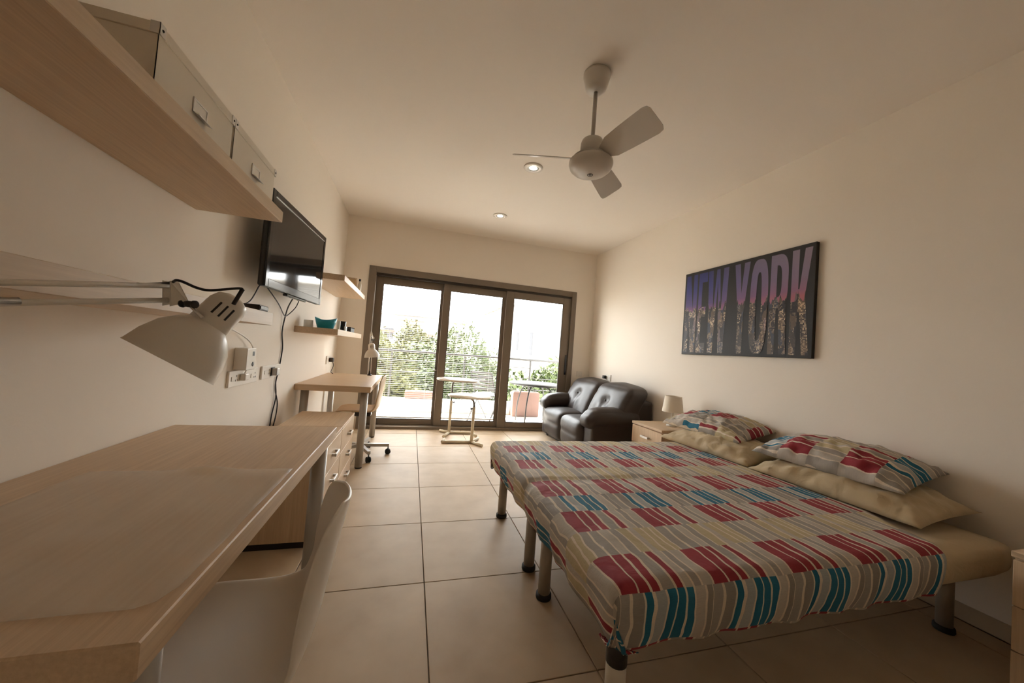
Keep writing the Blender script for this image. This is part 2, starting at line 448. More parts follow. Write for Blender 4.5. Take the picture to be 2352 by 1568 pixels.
# sliding window door in three sashes
door = struct(obj('door_1', (lambda b: (box(b, WX0, WX0 + 0.09, YB - 0.012, YB + 0.18, 0, WZ1, 0.003), box(b, WX1 - 0.075, WX1, YB - 0.012, YB + 0.18, 0, WZ1, 0.003),
     box(b, WX0 + 0.09, WX1 - 0.075, YB - 0.012, YB + 0.18, WZ1 - 0.08, WZ1, 0.003), box(b, WX0 + 0.09, WX1 - 0.075, YB - 0.01, YB + 0.18, -0.01, 0.035, 0.003), b)[-1])(bmesh.new()), M['frame']))
obj('track_groove', (lambda b: (box(b, WX0 + 0.088, WX1 - 0.073, YB + 0.02, YB + 0.17, WZ1 - 0.11, WZ1 - 0.078), b)[-1])(bmesh.new()), M['frame_dark'], door)
def sash(x0, x1, gx0, gx1, yc, z0=0.036, z1=2.032, gz0=0.112, gz1=1.94, handle=None):
    b = bmesh.new(); t = 0.02
    box(b, x0, gx0, yc - t, yc + t, z0, z1, 0.003); box(b, gx1, x1, yc - t, yc + t, z0, z1, 0.003)
    box(b, gx0, gx1, yc - t, yc + t, gz1, z1, 0.003); box(b, gx0, gx1, yc - t, yc + t, z0, gz0, 0.003)
    s = obj('sash', b, M['frame'], door)
    obj('pane', B(gx0 - 0.005, gx1 + 0.005, yc - 0.004, yc + 0.004, gz0 - 0.005, gz1 + 0.005), M['glass'], s)
    g = bmesh.new(); w = 0.008
    box(g, gx0, gx0 + w, yc - t * .8, yc - 0.005, gz0, gz1); box(g, gx1 - w, gx1, yc - t * .8, yc - 0.005, gz0, gz1)
    box(g, gx0 + w, gx1 - w, yc - t * .8, yc - 0.005, gz1 - w, gz1); box(g, gx0 + w, gx1 - w, yc - t * .8, yc - 0.005, gz0, gz0 + w)
    obj('gasket', g, M['frame_dark'], s)
    return s
sash(-0.530, 0.43, -0.437, 0.345, YB + 0.130)
sash(0.372, 1.335, 0.468, 1.235, YB + 0.085)
s3 = sash(1.278, 2.312, 1.392, 2.185, YB + 0.040)
hb = B(2.268, 2.296, YB + 0.012, YB + 0.0199, 0.86, 1.16, 0.002)
obj('pull_handle', hb, M['gloss_black'], s3)
obj('lock_latch', B(0.305, 0.36, YB + 0.085, YB + 0.108, 0.80, 0.815, 0.002), M['chrome'], door)

# venetian blinds outside two of the sashes
def blind(label, x0, x1, y):
    t = thing('venetian_blind', label, 'blind', ((x0 + x1) / 2, y, 1.95), group='blinds outside the sliding door')
    obj('head_rail', B(x0, x1, y - 0.015, y + 0.015, 1.952, 1.985, 0.003), M['white_plastic'], t)
    b = bmesh.new(); z = 0.14
    while z < 1.945:
        a = 0.16
        c, s_ = math.cos(a) * 0.0075, math.sin(a) * 0.0075
        v = [b.verts.new(p) for p in ((x0, y - c, z + s_), (x1, y - c, z + s_), (x1, y, z + 0.0012), (x0, y, z + 0.0012), (x1, y + c, z - s_), (x0, y + c, z - s_))]
        b.faces.new((v[0], v[1], v[2], v[3])); b.faces.new((v[3], v[2], v[4], v[5]))
        z += 0.0262
    s_ = obj('slats', b, M['white_plastic'], t); s_['kind'] = 'stuff'
    for q in (0.16, 0.84):
        xx = x0 + (x1 - x0) * q
        obj('ladder_cord', T([(xx, y, 0.13), (xx, y, 1.955)], 0.0014, 5), M['white_plastic'], t)
    obj('bottom_rail', B(x0, x1, y - 0.012, y + 0.012, 0.115, 0.132, 0.003), M['white_plastic'], t)
blind('open white slatted blind behind the left glass pane beside the wall lamp desk', -0.43, 0.35, YB + 0.172)
blind('open white slatted blind behind the middle glass pane, past the round side tables', 0.47, 1.26, YB + 0.172)

# ------------------------------------------------------------------ desk by the left wall
DZ = 0.73
desk = thing('desk', 'long pale oak desk in the foreground along the left wall, film on its top', 'desk', (-0.61, 1.18, 0))
obj('desk_top', B(XL + 0.003, -0.302, 0.566, 1.80, DZ - 0.05, DZ, 0.0025, 1), M['oak_y'], desk)
for lx in (-0.345, -0.875):
    for ly in (0.64, 1.705):
        l = obj('leg', T([(lx, ly, 0.012), (lx, ly, DZ - 0.052)], 0.03, 20), M['silver'], desk)
        obj('foot_cap', LT([(0, 0), (0.026, 0), (0.028, 0.004), (0.028, 0.012), (0, 0.012)], (lx, ly, 0), seg=20), M['rubber'], l)

# clear plastic film lying on the desk
fb = bmesh.new(); nx, ny = 30, 44
fx0, fx1, fy0, fy1 = -0.80, -0.316, 0.632, 1.22
grid = []
for j in range(ny + 1):
    row = []
    for i in range(nx + 1):
        u, v = i / nx, j / ny
        x = fx0 + (fx1 - fx0) * u; y = fy0 + (fy1 - fy0) * v
        z = DZ + 0.0022
        z += 0.004 * max(0, nz(x * 7, y * 9, 2.0)) + 0.012 * math.exp(-((u - .55) / .12) ** 2) * max(0, v - .93) / .07 * .9
        z += 0.006 * math.exp(-((u - 1) / .06) ** 2) * max(0, nz(y * 5, 3.3)) * 1.5
        if u > 0.93 and v < 0.07:
            x -= 0.012 * ((u - .93) / .07) * ((.07 - v) / .07); y += 0.010 * ((u - .93) / .07) * ((.07 - v) / .07)
        row.append(fb.verts.new((x, y, z)))
    grid.append(row)
for j in range(ny):
    for i in range(nx):
        f = fb.faces.new((grid[j][i], grid[j][i + 1], grid[j + 1][i + 1], grid[j + 1][i])); f.smooth = True
film = obj('desk_protector', fb, M['film'])
tag(film, 'clear wrinkled plastic film lying on the foreground desk top', 'desk mat')
md = film.modifiers.new('thickness', 'SOLIDIFY'); md.thickness = 0.0012

# ------------------------------------------------------------------ drawer cabinets beyond the desk
def cabinet(y0, y1, label):
    x0, x1, z1 = -0.81, -0.414, 0.534
    t = thing('drawer_cabinet', label, 'cabinet', ((x0 + x1) / 2, (y0 + y1) / 2, 0), group='drawer cabinets beyond the desk')
    obj('carcass', B(x0, x1 - 0.019, y0 + 0.001, y1 - 0.001, 0.035, z1 - 0.02, 0.0015, 1), M['oak_z'], t)
    obj('top_panel', B(x0, x1, y0 + 0.0005, y1 - 0.0005, z1 - 0.019, z1, 0.0015, 1), M['oak_y'], t)
    obj('plinth', B(x0 + 0.02, x1 - 0.05, y0 + 0.01, y1 - 0.01, 0, 0.035), M['black'], t)
    for za, zb, hz in ((0.349, 0.512, 0.425), (0.174, 0.345, 0.268), (0.038, 0.170, 0.106)):
        d = obj('drawer', B(x1 - 0.018, x1, y0 + 0.003, y1 - 0.003, za, zb, 0.0015, 1), M['oak_z'], t)
        ym = (y0 + y1) / 2 + 0.03; h = bmesh.new()
        box(h, x1, x1 + 0.024, ym - 0.055, ym - 0.043, hz - 0.008, hz + 0.008, 0.001, 1); box(h, x1, x1 + 0.024, ym + 0.043, ym + 0.055, hz - 0.008, hz + 0.008, 0.001, 1)
        box(h, x1 + 0.018, x1 + 0.026, ym - 0.055, ym + 0.055, hz - 0.009, hz + 0.009, 0.001, 1)
        obj('handle', h, M['chrome'], d)
cabinet(2.14, 2.678, 'pale oak three-drawer cabinet behind the far end of the foreground desk')
cabinet(2.682, 3.22, 'pale oak three-drawer cabinet next to the second desk by the window')

# ------------------------------------------------------------------ moulded shell chairs
def shell(prof, halfw, curl, cy, mat_, name, parent, thick=0.006, lift=0.035, nu=18):
    """prof: (x,z) side profile; halfw: half widths; curl: how far the back wings come forward"""
    pts = catmull([(p[0], p[1], 0) for p in prof], 6)
    ws = catmull([(w, c, 0) for w, c in zip(halfw, curl)], 6)
    bm = bmesh.new(); rows = []
    n = len(pts)
    for i, (p, w) in enumerate(zip(pts, ws)):
        a = pts[max(0, i - 1)]; b = pts[min(n - 1, i + 1)]
        d = (b - a).normalized(); nrm = Vector((-d.y, d.x))           # towards the sitter
        row = []
        for k in range(nu + 1):
            u = -1 + 2 * k / nu
            off = w.y * abs(u) ** 2.4
            row.append(bm.verts.new((p.x + nrm.x * off, cy + u * w.x, p.y + nrm.y * off)))
        rows.append(row)
    for i in range(n - 1):
        for k in range(nu):
            f = bm.faces.new((rows[i][k], rows[i][k + 1], rows[i + 1][k + 1], rows[i + 1][k])); f.smooth = True
    bmesh.ops.recalc_face_normals(bm, faces=bm.faces[:])
    o = obj(name, bm, mat_, parent, smooth=True)
    s = o.modifiers.new('thickness', 'SOLIDIFY'); s.thickness = thick; s.offset = 0
    bv = o.modifiers.new('smooth', 'SUBSURF'); bv.levels = 1; bv.render_levels = 2
    return o
CY = 0.91
chair = thing('shell_chair', 'white moulded plastic chair tucked under the foreground desk', 'chair', (-0.37, CY, 0))
shell([(-.57, .415), (-.555, .44), (-.50, .455), (-.40, .455), (-.30, .445), (-.235, .447), (-.180, .470), (-.152, .53), (-.138, .60), (-.124, .68), (-.112, .74), (-.105, .772)],
      [.17, .195, .21, .215, .215, .212, .207, .203, .198, .182, .145, .06], [.0, .012, .022, .028, .03, .03, .03, .034, .042, .045, .038, .015], CY, M['chair_shell'], 'seat_shell', chair, 0.008)
for sx, sy in ((-1, -1), (-1, 1), (1, -1), (1, 1)):
    l = obj('leg', T(catmull([(-.39 + sx * .05, CY + sy * .05, .415), (-.39 + sx * .11, CY + sy * .12, .39), (-.39 + sx * .145, CY + sy * .17, .012)], 6), 0.010, 10), M['chrome'], chair)
    obj('foot_cap', LT([(0, 0), (0.013, 0), (0.014, 0.012), (0, 0.012)], (-.39 + sx * .145, CY + sy * .17, 0), seg=12), M['rubber'], l)
chair.rotation_euler = (0, 0, 0)
obj('mounting_plate', B(-.46, -.32, CY - .07, CY + .07, 0.405, 0.425, 0.004), M['black'], chair)

chair.rotation_euler = (0, 0, math.radians(8)); chair.location = (-.375, CY - .022, 0)   # turned a little

# office chair of plywood at the second desk
OX, OY = -0.415, 3.82
oc = thing('office_chair', 'birch plywood swivel chair on castors at the second desk', 'chair', (OX, OY, 0))
shell([(-.66, .43), (-.645, .447), (-.58, .458), (-.46, .455), (-.36, .447), (-.30, .46), (-.27, .50), (-.255, .57), (-.243, .66), (-.233, .75), (-.23, .80)],
      [.17, .19, .20, .205, .20, .19, .18, .18, .185, .175, .12], [.0, .005, .01, .015, .02, .025, .03, .03, .03, .03, .02], OY, M['ply'], 'seat_shell', oc, 0.012)
obj('tilt_mechanism', B(OX - .10, OX + .08, OY - .06, OY + .06, 0.395, 0.437, 0.008), M['black'], oc)
obj('gas_lift', (lambda b: (tube(b, [(OX, OY, .10), (OX, OY, .26)], .026, 16), tube(b, [(OX, OY, .26), (OX, OY, .40)], .015, 16), b)[-1])(bmesh.new()), M['black'], oc)
hub = obj('base_hub', LT([(0, .075), (.035, .075), (.04, .085), (.04, .118), (.03, .125), (0, .125)], (OX, OY, 0), seg=24), M['silver'], oc)
for k in range(5):
    a = math.radians(-66 + 72 * k); dx, dy = math.cos(a), math.sin(a)
    b = bmesh.new(); px, py = -dy, dx
    prism(b, [(OX + dx * .03 + px * .018, OY + dy * .03 + py * .018, .086), (OX + dx * .03 - px * .018, OY + dy * .03 - py * .018, .086),
              (OX + dx * .275 - px * .014, OY + dy * .275 - py * .014, .078), (OX + dx * .275 + px * .014, OY + dy * .275 + py * .014, .078)], (0, 0, 1), 0.03)
    arm = obj('base_arm', b, M['silver'], oc)
    cxx, cyy = OX + dx * .268, OY + dy * .268
    w = bmesh.new()
    for s in (-1, 1):
        lathe(w, [(0, -.008), (.024, -.008), (.0275, -.003), (.0275, .003), (.024, .008), (0, .008)], (cxx + px * s * .012, cyy + py * s * .012, .0275), (px, py, 0), 18)
    tube(w, [(cxx, cyy, .03), (cxx, cyy, .082)], .006, 8)
    obj('castor', w, M['rubber'], arm)

# ------------------------------------------------------------------ second desk at the window end
TZ = 0.735
d2 = thing('desk', 'pale oak desk on silver legs beside the sliding door', 'desk', (-0.62, 3.98, 0))
obj('desk_top', B(XL + 0.003, -0.318, 3.36, 4.61, TZ - 0.052, TZ, 0.0025, 1), M['oak_x'], d2)
for lx in (-0.372, -0.855):
    for ly in (3.43, 4.53):
        l = obj('leg', T([(lx, ly, 0.012), (lx, ly, TZ - 0.054)], 0.032, 20), M['silver'], d2)
        obj('foot_cap', LT([(0, 0), (0.028, 0), (0.03, 0.004), (0.03, 0.012), (0, 0.012)], (lx, ly, 0), seg=20), M['rubber'], l)

# ------------------------------------------------------------------ floating shelves on the left wall
def shelf(y0, y1, z0, z1, x1, label):
    t = thing('wall_shelf', label, 'shelf', (XL, (y0 + y1) / 2, z0))
    obj('board', B(XL + 0.001, x1 - 0.0012, y0, y1, z0, z1, 0.0015, 1), M['oak_y'], t)
    obj('edge_band', B(x1 - 0.0012, x1, y0 + 0.001, y1 - 0.001, z0 + 0.001, z1 - 0.001), M['oak_edge'], t)
    return t
shelf(-0.05, 1.79, 1.635, 1.683, -0.60, 'oak floating shelf above the foreground desk holding white boxes')
shelf(-0.05, 1.79, 1.174, 1.229, -0.60, 'oak floating shelf behind the white desk lamp, television box at its end')
shelf(3.30, 4.63, 1.640, 1.690, -0.60, 'upper oak shelf past the television holding a picture frame')
shelf(3.22, 4.63, 1.168, 1.219, -0.60, 'lower oak shelf over the second desk holding a teal bowl')

# white storage boxes on the top shelf
def storage_box(y0, y1, label):
    x0, x1, z0, z1 = XL + 0.03, -0.622, 1.6835, 1.838
    t = thing('storage_box', label, 'box', ((x0 + x1) / 2, (y0 + y1) / 2, z0), group='white boxes on the top shelf')
    obj('box_body', B(x0, x1 - 0.003, y0 + 0.004, y1 - 0.004, z0, z1 - 0.006, 0.002, 1), M['box_board'], t)
    lid = obj('lid', B(x0 - 0.003, x1, y0 + 0.001, y1 - 0.001, z1 - 0.026, z1, 0.0015, 1), M['box_board'], t)
    for yy in (y0, y1):
        s = 1 if yy == y0 else -1
        c = bmesh.new()
        box(c, x1 - 0.018, x1 + 0.0015, min(yy, yy + s * 0.001), max(yy, yy + s * 0.001), z1 - 0.0265, z1 + 0.001)
        box(c, x1, x1 + 0.0015, min(yy, yy + s * 0.02), max(yy, yy + s * 0.02), z1 - 0.0265, z1 + 0.001)
        obj('corner_cap', c, M['chrome'], lid)
        r = bmesh.new()
        lathe(r, [(0, 0), (.0035, 0), (.002, .002), (0, .0025)], (x1 + .0015, yy + s * .010, z1 - .013), (1, 0, 0), 10)
        obj('rivet', r, M['black'], lid)
    e = obj('corner_strip', (lambda b: (box(b, x1 - .012, x1 - .0015, y0 + .0025, y0 + .004, z0, z1 - .027), box(b, x1 - .003, x1 - .0015, y0 + .0025, y0 + .012, z0, z1 - .027), b)[-1])(bmesh.new()), M['box_board'], t)
    ym = (y0 + y1) / 2; h = bmesh.new()
    xx = x1 - 0.003; za, zb = 1.724, 1.764; w = 0.034
    box(h, xx, xx + .003, ym - w, ym - w + .004, za, zb); box(h, xx, xx + .003, ym + w - .004, ym + w, za, zb)
    box(h, xx, xx + .003, ym - w + .004, ym + w - .004, zb - .004, zb)
    prism(h, [(xx, ym - w, za), (xx, ym + w, za), (xx + .018, ym + w, za - .008), (xx + .018, ym - w, za - .008)], (0, 0, 1), 0.0025)
    hd = obj('label_holder', h, M['chrome'], t)
    obj('label_card', B(xx, xx + .001, ym - w + .004, ym + w - .004, za + .003, zb - .004), M['white_plastic'], t)
storage_box(1.004, 1.368, 'white lidded storage box with its side in view on the top shelf')
storage_box(1.370, 1.734, 'white lidded storage box at the far end of the top shelf')

# small black television box at the end of the lower shelf
tb = thing('television_box', 'small black set-top box on the shelf under the television', 'electronics', (-0.68, 1.70, 1.2295))
obj('case', B(-0.76, -0.605, 1.655, 1.745, 1.2295, 1.252, 0.003), M['black'], tb)
obj('front_lip', B(-0.605, -0.602, 1.66, 1.74, 1.234, 1.248, 0.001, 1), M['gloss_black'], tb)

# ------------------------------------------------------------------ television on a swivel bracket
P0, P1 = Vector((-0.79, 2.20)), Vector((-0.725, 3.11))
tvc = (P0 + P1) / 2; tw = (P1 - P0).length; trz = math.atan2(-(P1 - P0).x, (P1 - P0).y)
tv = thing('television', 'black flat-screen television on a wall bracket above the cabinets', 'television', (tvc.x, tvc.y, 1.395), trz)
hw, th = tw / 2, 0.54
obj('housing', B(-0.042, -0.008, -hw, hw, 0.0, th, 0.012, 3), M['black'], tv, local=True)
bz = bmesh.new(); w = 0.035
box(bz, -0.012, 0.0, -hw, -hw + w, 0, th, 0.003); box(bz, -0.012, 0.0, hw - w, hw, 0, th, 0.003)
box(bz, -0.012, 0.0, -hw + w, hw - w, th - w, th, 0.003); box(bz, -0.012, 0.0, -hw + w, hw - w, 0, w + 0.012, 0.003)
obj('bezel', bz, M['gloss_black'], tv, local=True)
obj('screen', B(-0.011, -0.003, -hw + w, hw - w, w + .012, th - w), M['screen'], tv, local=True)
obj('trim_strip', B(-0.003, 0.0008, -hw + w, hw - w, th - w - .0035, th - w), M['chrome'], tv, local=True)
obj('speaker_lip', B(-0.03, -0.002, -0.16, 0.16, -0.016, 0.0, 0.006), M['gloss_black'], tv, local=True)
obj('wall_bracket', (lambda b: (box(b, -0.125, -0.042, -0.06, 0.06, 0.18, 0.36, 0.004), b)[-1])(bmesh.new()), M['black'], tv, local=True)

# ------------------------------------------------------------------ cables and sockets on the left wall
def cable(pts, r, m, name, label):
    return tag(obj(name, T(catmull(pts, 8), r, 6), m), label, 'cable')
wx = XL + 0.008
cable([(-0.82, 2.78, 1.40), (-0.87, 2.86, 1.34), (wx + .01, 2.93, 1.27), (wx, 2.93, 1.16), (wx, 2.97, 1.04), (wx, 2.94, 0.90), (wx, 2.90, 0.80), (wx, 2.93, 0.68), (wx, 2.88, 0.56), (wx, 2.86, 0.42)], 0.0045, M['black'], 'power_cable', 'black cable hanging down the wall from the television')
cable([(-0.82, 2.32, 1.40), (-0.80, 2.45, 1.325), (-0.83, 2.66, 1.27), (-0.86, 2.82, 1.275), (-0.83, 2.88, 1.34), (-0.81, 2.88, 1.40)], 0.0035, M['black'], 'signal_cable', 'thin dark cable looping under the television')
cable([(-0.72, 1.742, 1.242), (-0.74, 1.90, 1.275), (-0.78, 2.06, 1.33), (-0.81, 2.18, 1.385), (-0.815, 2.22, 1.40)], 0.0035, M['black'], 'signal_cable', 'thin dark cable rising from the set-top box to the television')
cable([(wx, 1.86, 1.205), (wx + .004, 2.06, 1.17), (wx + .015, 2.36, 1.09), (wx + .02, 2.44, 0.99), (wx + .015, 2.36, 0.91), (wx + .012, 2.34, 0.885)], 0.004, M['white_plastic'], 'lamp_cable', 'white cable curving from the lower shelf to the wide socket')
def socket(ya, yb, za, zb, gangs, label, sw=True):
    t = thing('wall_socket', label, 'socket', (XL, (ya + yb) / 2, (za + zb) / 2))
    obj('plate', B(XL + .0005, XL + 0.012, ya, yb, za, zb, 0.002), M['white_plastic'], t)
    w = (yb - ya) / gangs; zc = (za + zb) / 2
    for g in range(gangs):
        y = ya + w * (g + .5)
        obj('rocker', B(XL + 0.0115, XL + 0.015, y - w * .3, y - w * .08, zc - .012, zc + .012, 0.001, 1), M['white_plastic'], t)
        h = bmesh.new()
        for dy, dz in ((.2, .014), (.12, -.010), (.30, -.010)):
            box(h, XL + 0.0118, XL + 0.0126, y + w * dy - .003, y + w * dy + .003, zc + dz - .006, zc + dz + .004)
        obj('pin_hole', h, M['black'], t)
    return t
socket(2.20, 2.555, 0.835, 0.922, 3, 'wide white triple socket plate below the lower shelf')
socket(2.63, 2.95, 0.838, 0.924, 2, 'white double socket beside the hanging black cable')
ad = thing('socket_adapter', 'white box-shaped adapter plugged in above the triple socket', 'adapter', (XL, 2.33, 0.99))
obj('body', B(XL + .001, -0.86, 2.255, 2.37, 0.926, 1.048, 0.004), M['white_plastic'], ad)
obj('opening', LT([(0, 0), (.013, 0), (.013, .0012), (0, .0012)], (-0.86, 2.335, 0.958), (1, 0, 0), 16), M['black'], ad)
obj('opening', B(-0.86, -0.8588, 2.325, 2.347, 1.005, 1.030), M['black'], ad)
pl = thing('plug', 'white plug with a cable in the triple socket', 'plug', (XL + .012, 2.345, 0.882))
obj('body', B(XL + .0125, XL + 0.04, 2.32, 2.37, 0.862, 0.902, 0.006), M['white_plastic'], pl)
pl = thing('plug', 'grey plug in the double socket', 'plug', (XL + .012, 2.80, 0.88))
obj('body', B(XL + .0155, XL + 0.05, 2.775, 2.83, 0.853, 0.905, 0.006), M['silver'], pl)
obj('face', B(XL + .0125, XL + 0.0155, 2.77, 2.835, 0.85, 0.908), M['black'], pl)
cable([(XL + .045, 2.80, .853), (XL + .03, 2.83, .80), (wx + .012, 2.87, .74), (wx + .013, 2.93, .64), (wx + .013, 2.92, .54), (wx + .013, 2.85, .42)], 0.004, M['black'], 'power_cable', 'black cable dropping from the double socket behind the cabinets')
fs = thing('wall_socket', 'white socket on the wall just above the second desk', 'socket', (XL, 4.50, 0.89))
obj('plate', B(XL + .0005, XL + 0.012, 4.43, 4.58, 0.845, 0.935, 0.002), M['white_plastic'], fs)
obj('rocker', B(XL + .0125, XL + 0.015, 4.45, 4.475, 0.875, 0.90, 0.001, 1), M['white_plastic'], fs)
pl = thing('plug', 'black plug in the socket above the second desk', 'plug', (XL + .012, 4.55, 0.89))
obj('body', B(XL + .0125, XL + 0.06, 4.525, 4.575, 0.865, 0.915, 0.008), M['black'], pl)
cable([(XL + .05, 4.55, .868), (XL + .06, 4.545, .82), (XL + .05, 4.50, .755), (XL + .08, 4.46, .7395)], 0.004, M['black'], 'lamp_cable', 'short black cable from the plug onto the second desk')

# light switch on the far wall and socket by the sofa
ls = thing('light_switch', 'white light switch between the sliding door and the corner', 'switch', (2.52, YB, 0.885))
obj('plate', B(2.475, 2.565, YB - 0.011, YB - 0.0005, 0.845, 0.93, 0.002), M['white_plastic'], ls)
obj('rocker', B(2.505, 2.535, YB - 0.015, YB - 0.0115, 0.87, 0.905, 0.001, 1), M['white_plastic'], ls)
rs = thing('wall_socket', 'white socket on the right wall above the leather sofa', 'socket', (XR, 4.42, 0.885))
obj('plate', B(XR - 0.012, XR - .0005, 4.34, 4.50, 0.845, 0.93, 0.002), M['white_plastic'], rs)
obj('rocker', B(XR - 0.0155, XR - .0125, 4.36, 4.385, 0.875, 0.90, 0.001, 1), M['white_plastic'], rs)
pl = thing('plug', 'dark plug in the socket above the sofa', 'plug', (XR - .012, 4.46, 0.89))
obj('body', B(XR - 0.055, XR - .0125, 4.44, 4.485, 0.87, 0.915, 0.006), M['black'], pl)

# ------------------------------------------------------------------ things on the far shelves
bw = thing('bowl', 'teal scoop-rimmed plastic bowl on the lower shelf over the second desk', 'bowl', (-0.74, 3.42, 1.2195))
b = bmesh.new(); rings = []
for k, (r, z) in enumerate(((0.0, 0.0), (.045, 0.0), (.058, .006), (.070, .04), (.080, .075), (.076, .075), (.065, .04), (.05, .01), (0, .008))):
    ring = []
    for s in range(32):
        a = 2 * PI * s / 32
        zz = z + (0.010 * math.cos(2 * a) if z > .07 else (0.004 * math.cos(2 * a) if z > .03 else 0))
        ring.append(b.verts.new((-0.74 + r * math.cos(a) * 1.12, 3.42 + r * math.sin(a) * .9, 1.2195 + zz * 1.15)))
        if r == 0: break
    rings.append(ring)
for a_, c_ in zip(rings[:-1], rings[1:]):
    for s in range(32):
        vs = []
        for v in (a_[s % len(a_)], a_[(s + 1) % 32 % len(a_)], c_[(s + 1) % 32 % len(c_)], c_[s % len(c_)]):
            if v not in vs: vs.append(v)
        f = b.faces.new(vs); f.smooth = True
bmesh.ops.recalc_face_normals(b, faces=b.faces[:])
obj('bowl_body', b, M['teal'], bw)
M['frost'] = mat('frosted_glass', (0.80, 0.84, 0.86), 0.3)
def jar(c, r, h, m, label, name='jar', lid=None, cat='jar'):
    t = thing(name, label, cat, c)
    obj('body', LT([(0, 0), (r * .92, 0), (r, h * .06), (r, h * .94), (r * .93, h), (r * .85, h), (r * .85, h * .2), (0, h * .18)], c, seg=24), m, t)
    if lid: obj('lid', LT([(0, h), (r, h), (r, h + .012), (0, h + .014)], c, seg=24), lid, t)
    return t
jar((-0.862, 3.37, 1.2195), 0.036, 0.062, M['frost'], 'frosted glass tumbler left of the teal bowl', 'tumbler', cat='glass')
jar((-0.66, 3.55, 1.2195), 0.014, 0.085, M['cream_top'], 'slim cream candle right of the teal bowl', 'candle', cat='candle')
jar((-0.66, 3.72, 1.2195), 0.034, 0.092, M['gloss_black'], 'black jar near the shelf corner over the second desk', 'jar')
t = thing('alarm_clock', 'small pale clock in front of the black jar', 'clock', (-0.622, 3.70, 1.2195))
obj('case', B(-0.63, -0.612, 3.645, 3.70, 1.2195, 1.262, 0.004), M['chrome'], t)
obj('dial', LT([(0, 0), (.012, 0), (.012, .001), (0, .001)], (-0.612, 3.672, 1.241), (1, 0, 0), 16), M['black'], t)
t = thing('black_box', 'low black box at the window end of the lower shelf', 'box', (-0.66, 4.10, 1.2195))
obj('box_body', B(-0.72, -0.62, 3.98, 4.20, 1.2195, 1.258, 0.003), M['black'], t)
obj('lid', B(-0.722, -0.618, 3.978, 4.202, 1.2585, 1.272, 0.003), M['gloss_black'], t)
t = thing('picture_frame', 'small wooden picture frame standing on the upper shelf past the television', 'picture frame', (-0.70, 4.30, 1.6905))
pf = bmesh.new(); y = 4.30
box(pf, -0.80, -0.785, y - .01, y + .01, 1.6905, 1.84, .002, 1); box(pf, -0.665, -0.65, y - .01, y + .01, 1.6905, 1.84, .002, 1)
box(pf, -0.785, -0.665, y - .01, y + .01, 1.825, 1.84, .002, 1); box(pf, -0.785, -0.665, y - .01, y + .01, 1.6905, 1.706, .002, 1)
obj('frame', pf, M['oak_edge'], t)
obj('backing', B(-0.784, -0.666, y - .004, y + .006, 1.705, 1.826), M['ply'], t)
bt = thing('bottle', 'slim pale bottle with dark cap beside the picture frame', 'bottle', (-0.622, 4.30, 1.6905))
obj('body', LT([(0, 0), (.018, 0), (.019, .01), (.019, .085), (.009, .105), (.009, .12), (0, .12)], (-0.625, 4.32, 1.6905), seg=20), M['cream_top'], bt)
obj('cap', LT([(0, .1205), (.011, .1205), (.011, .145), (0, .147)], (-0.625, 4.32, 1.6905), seg=16), M['black'], bt)

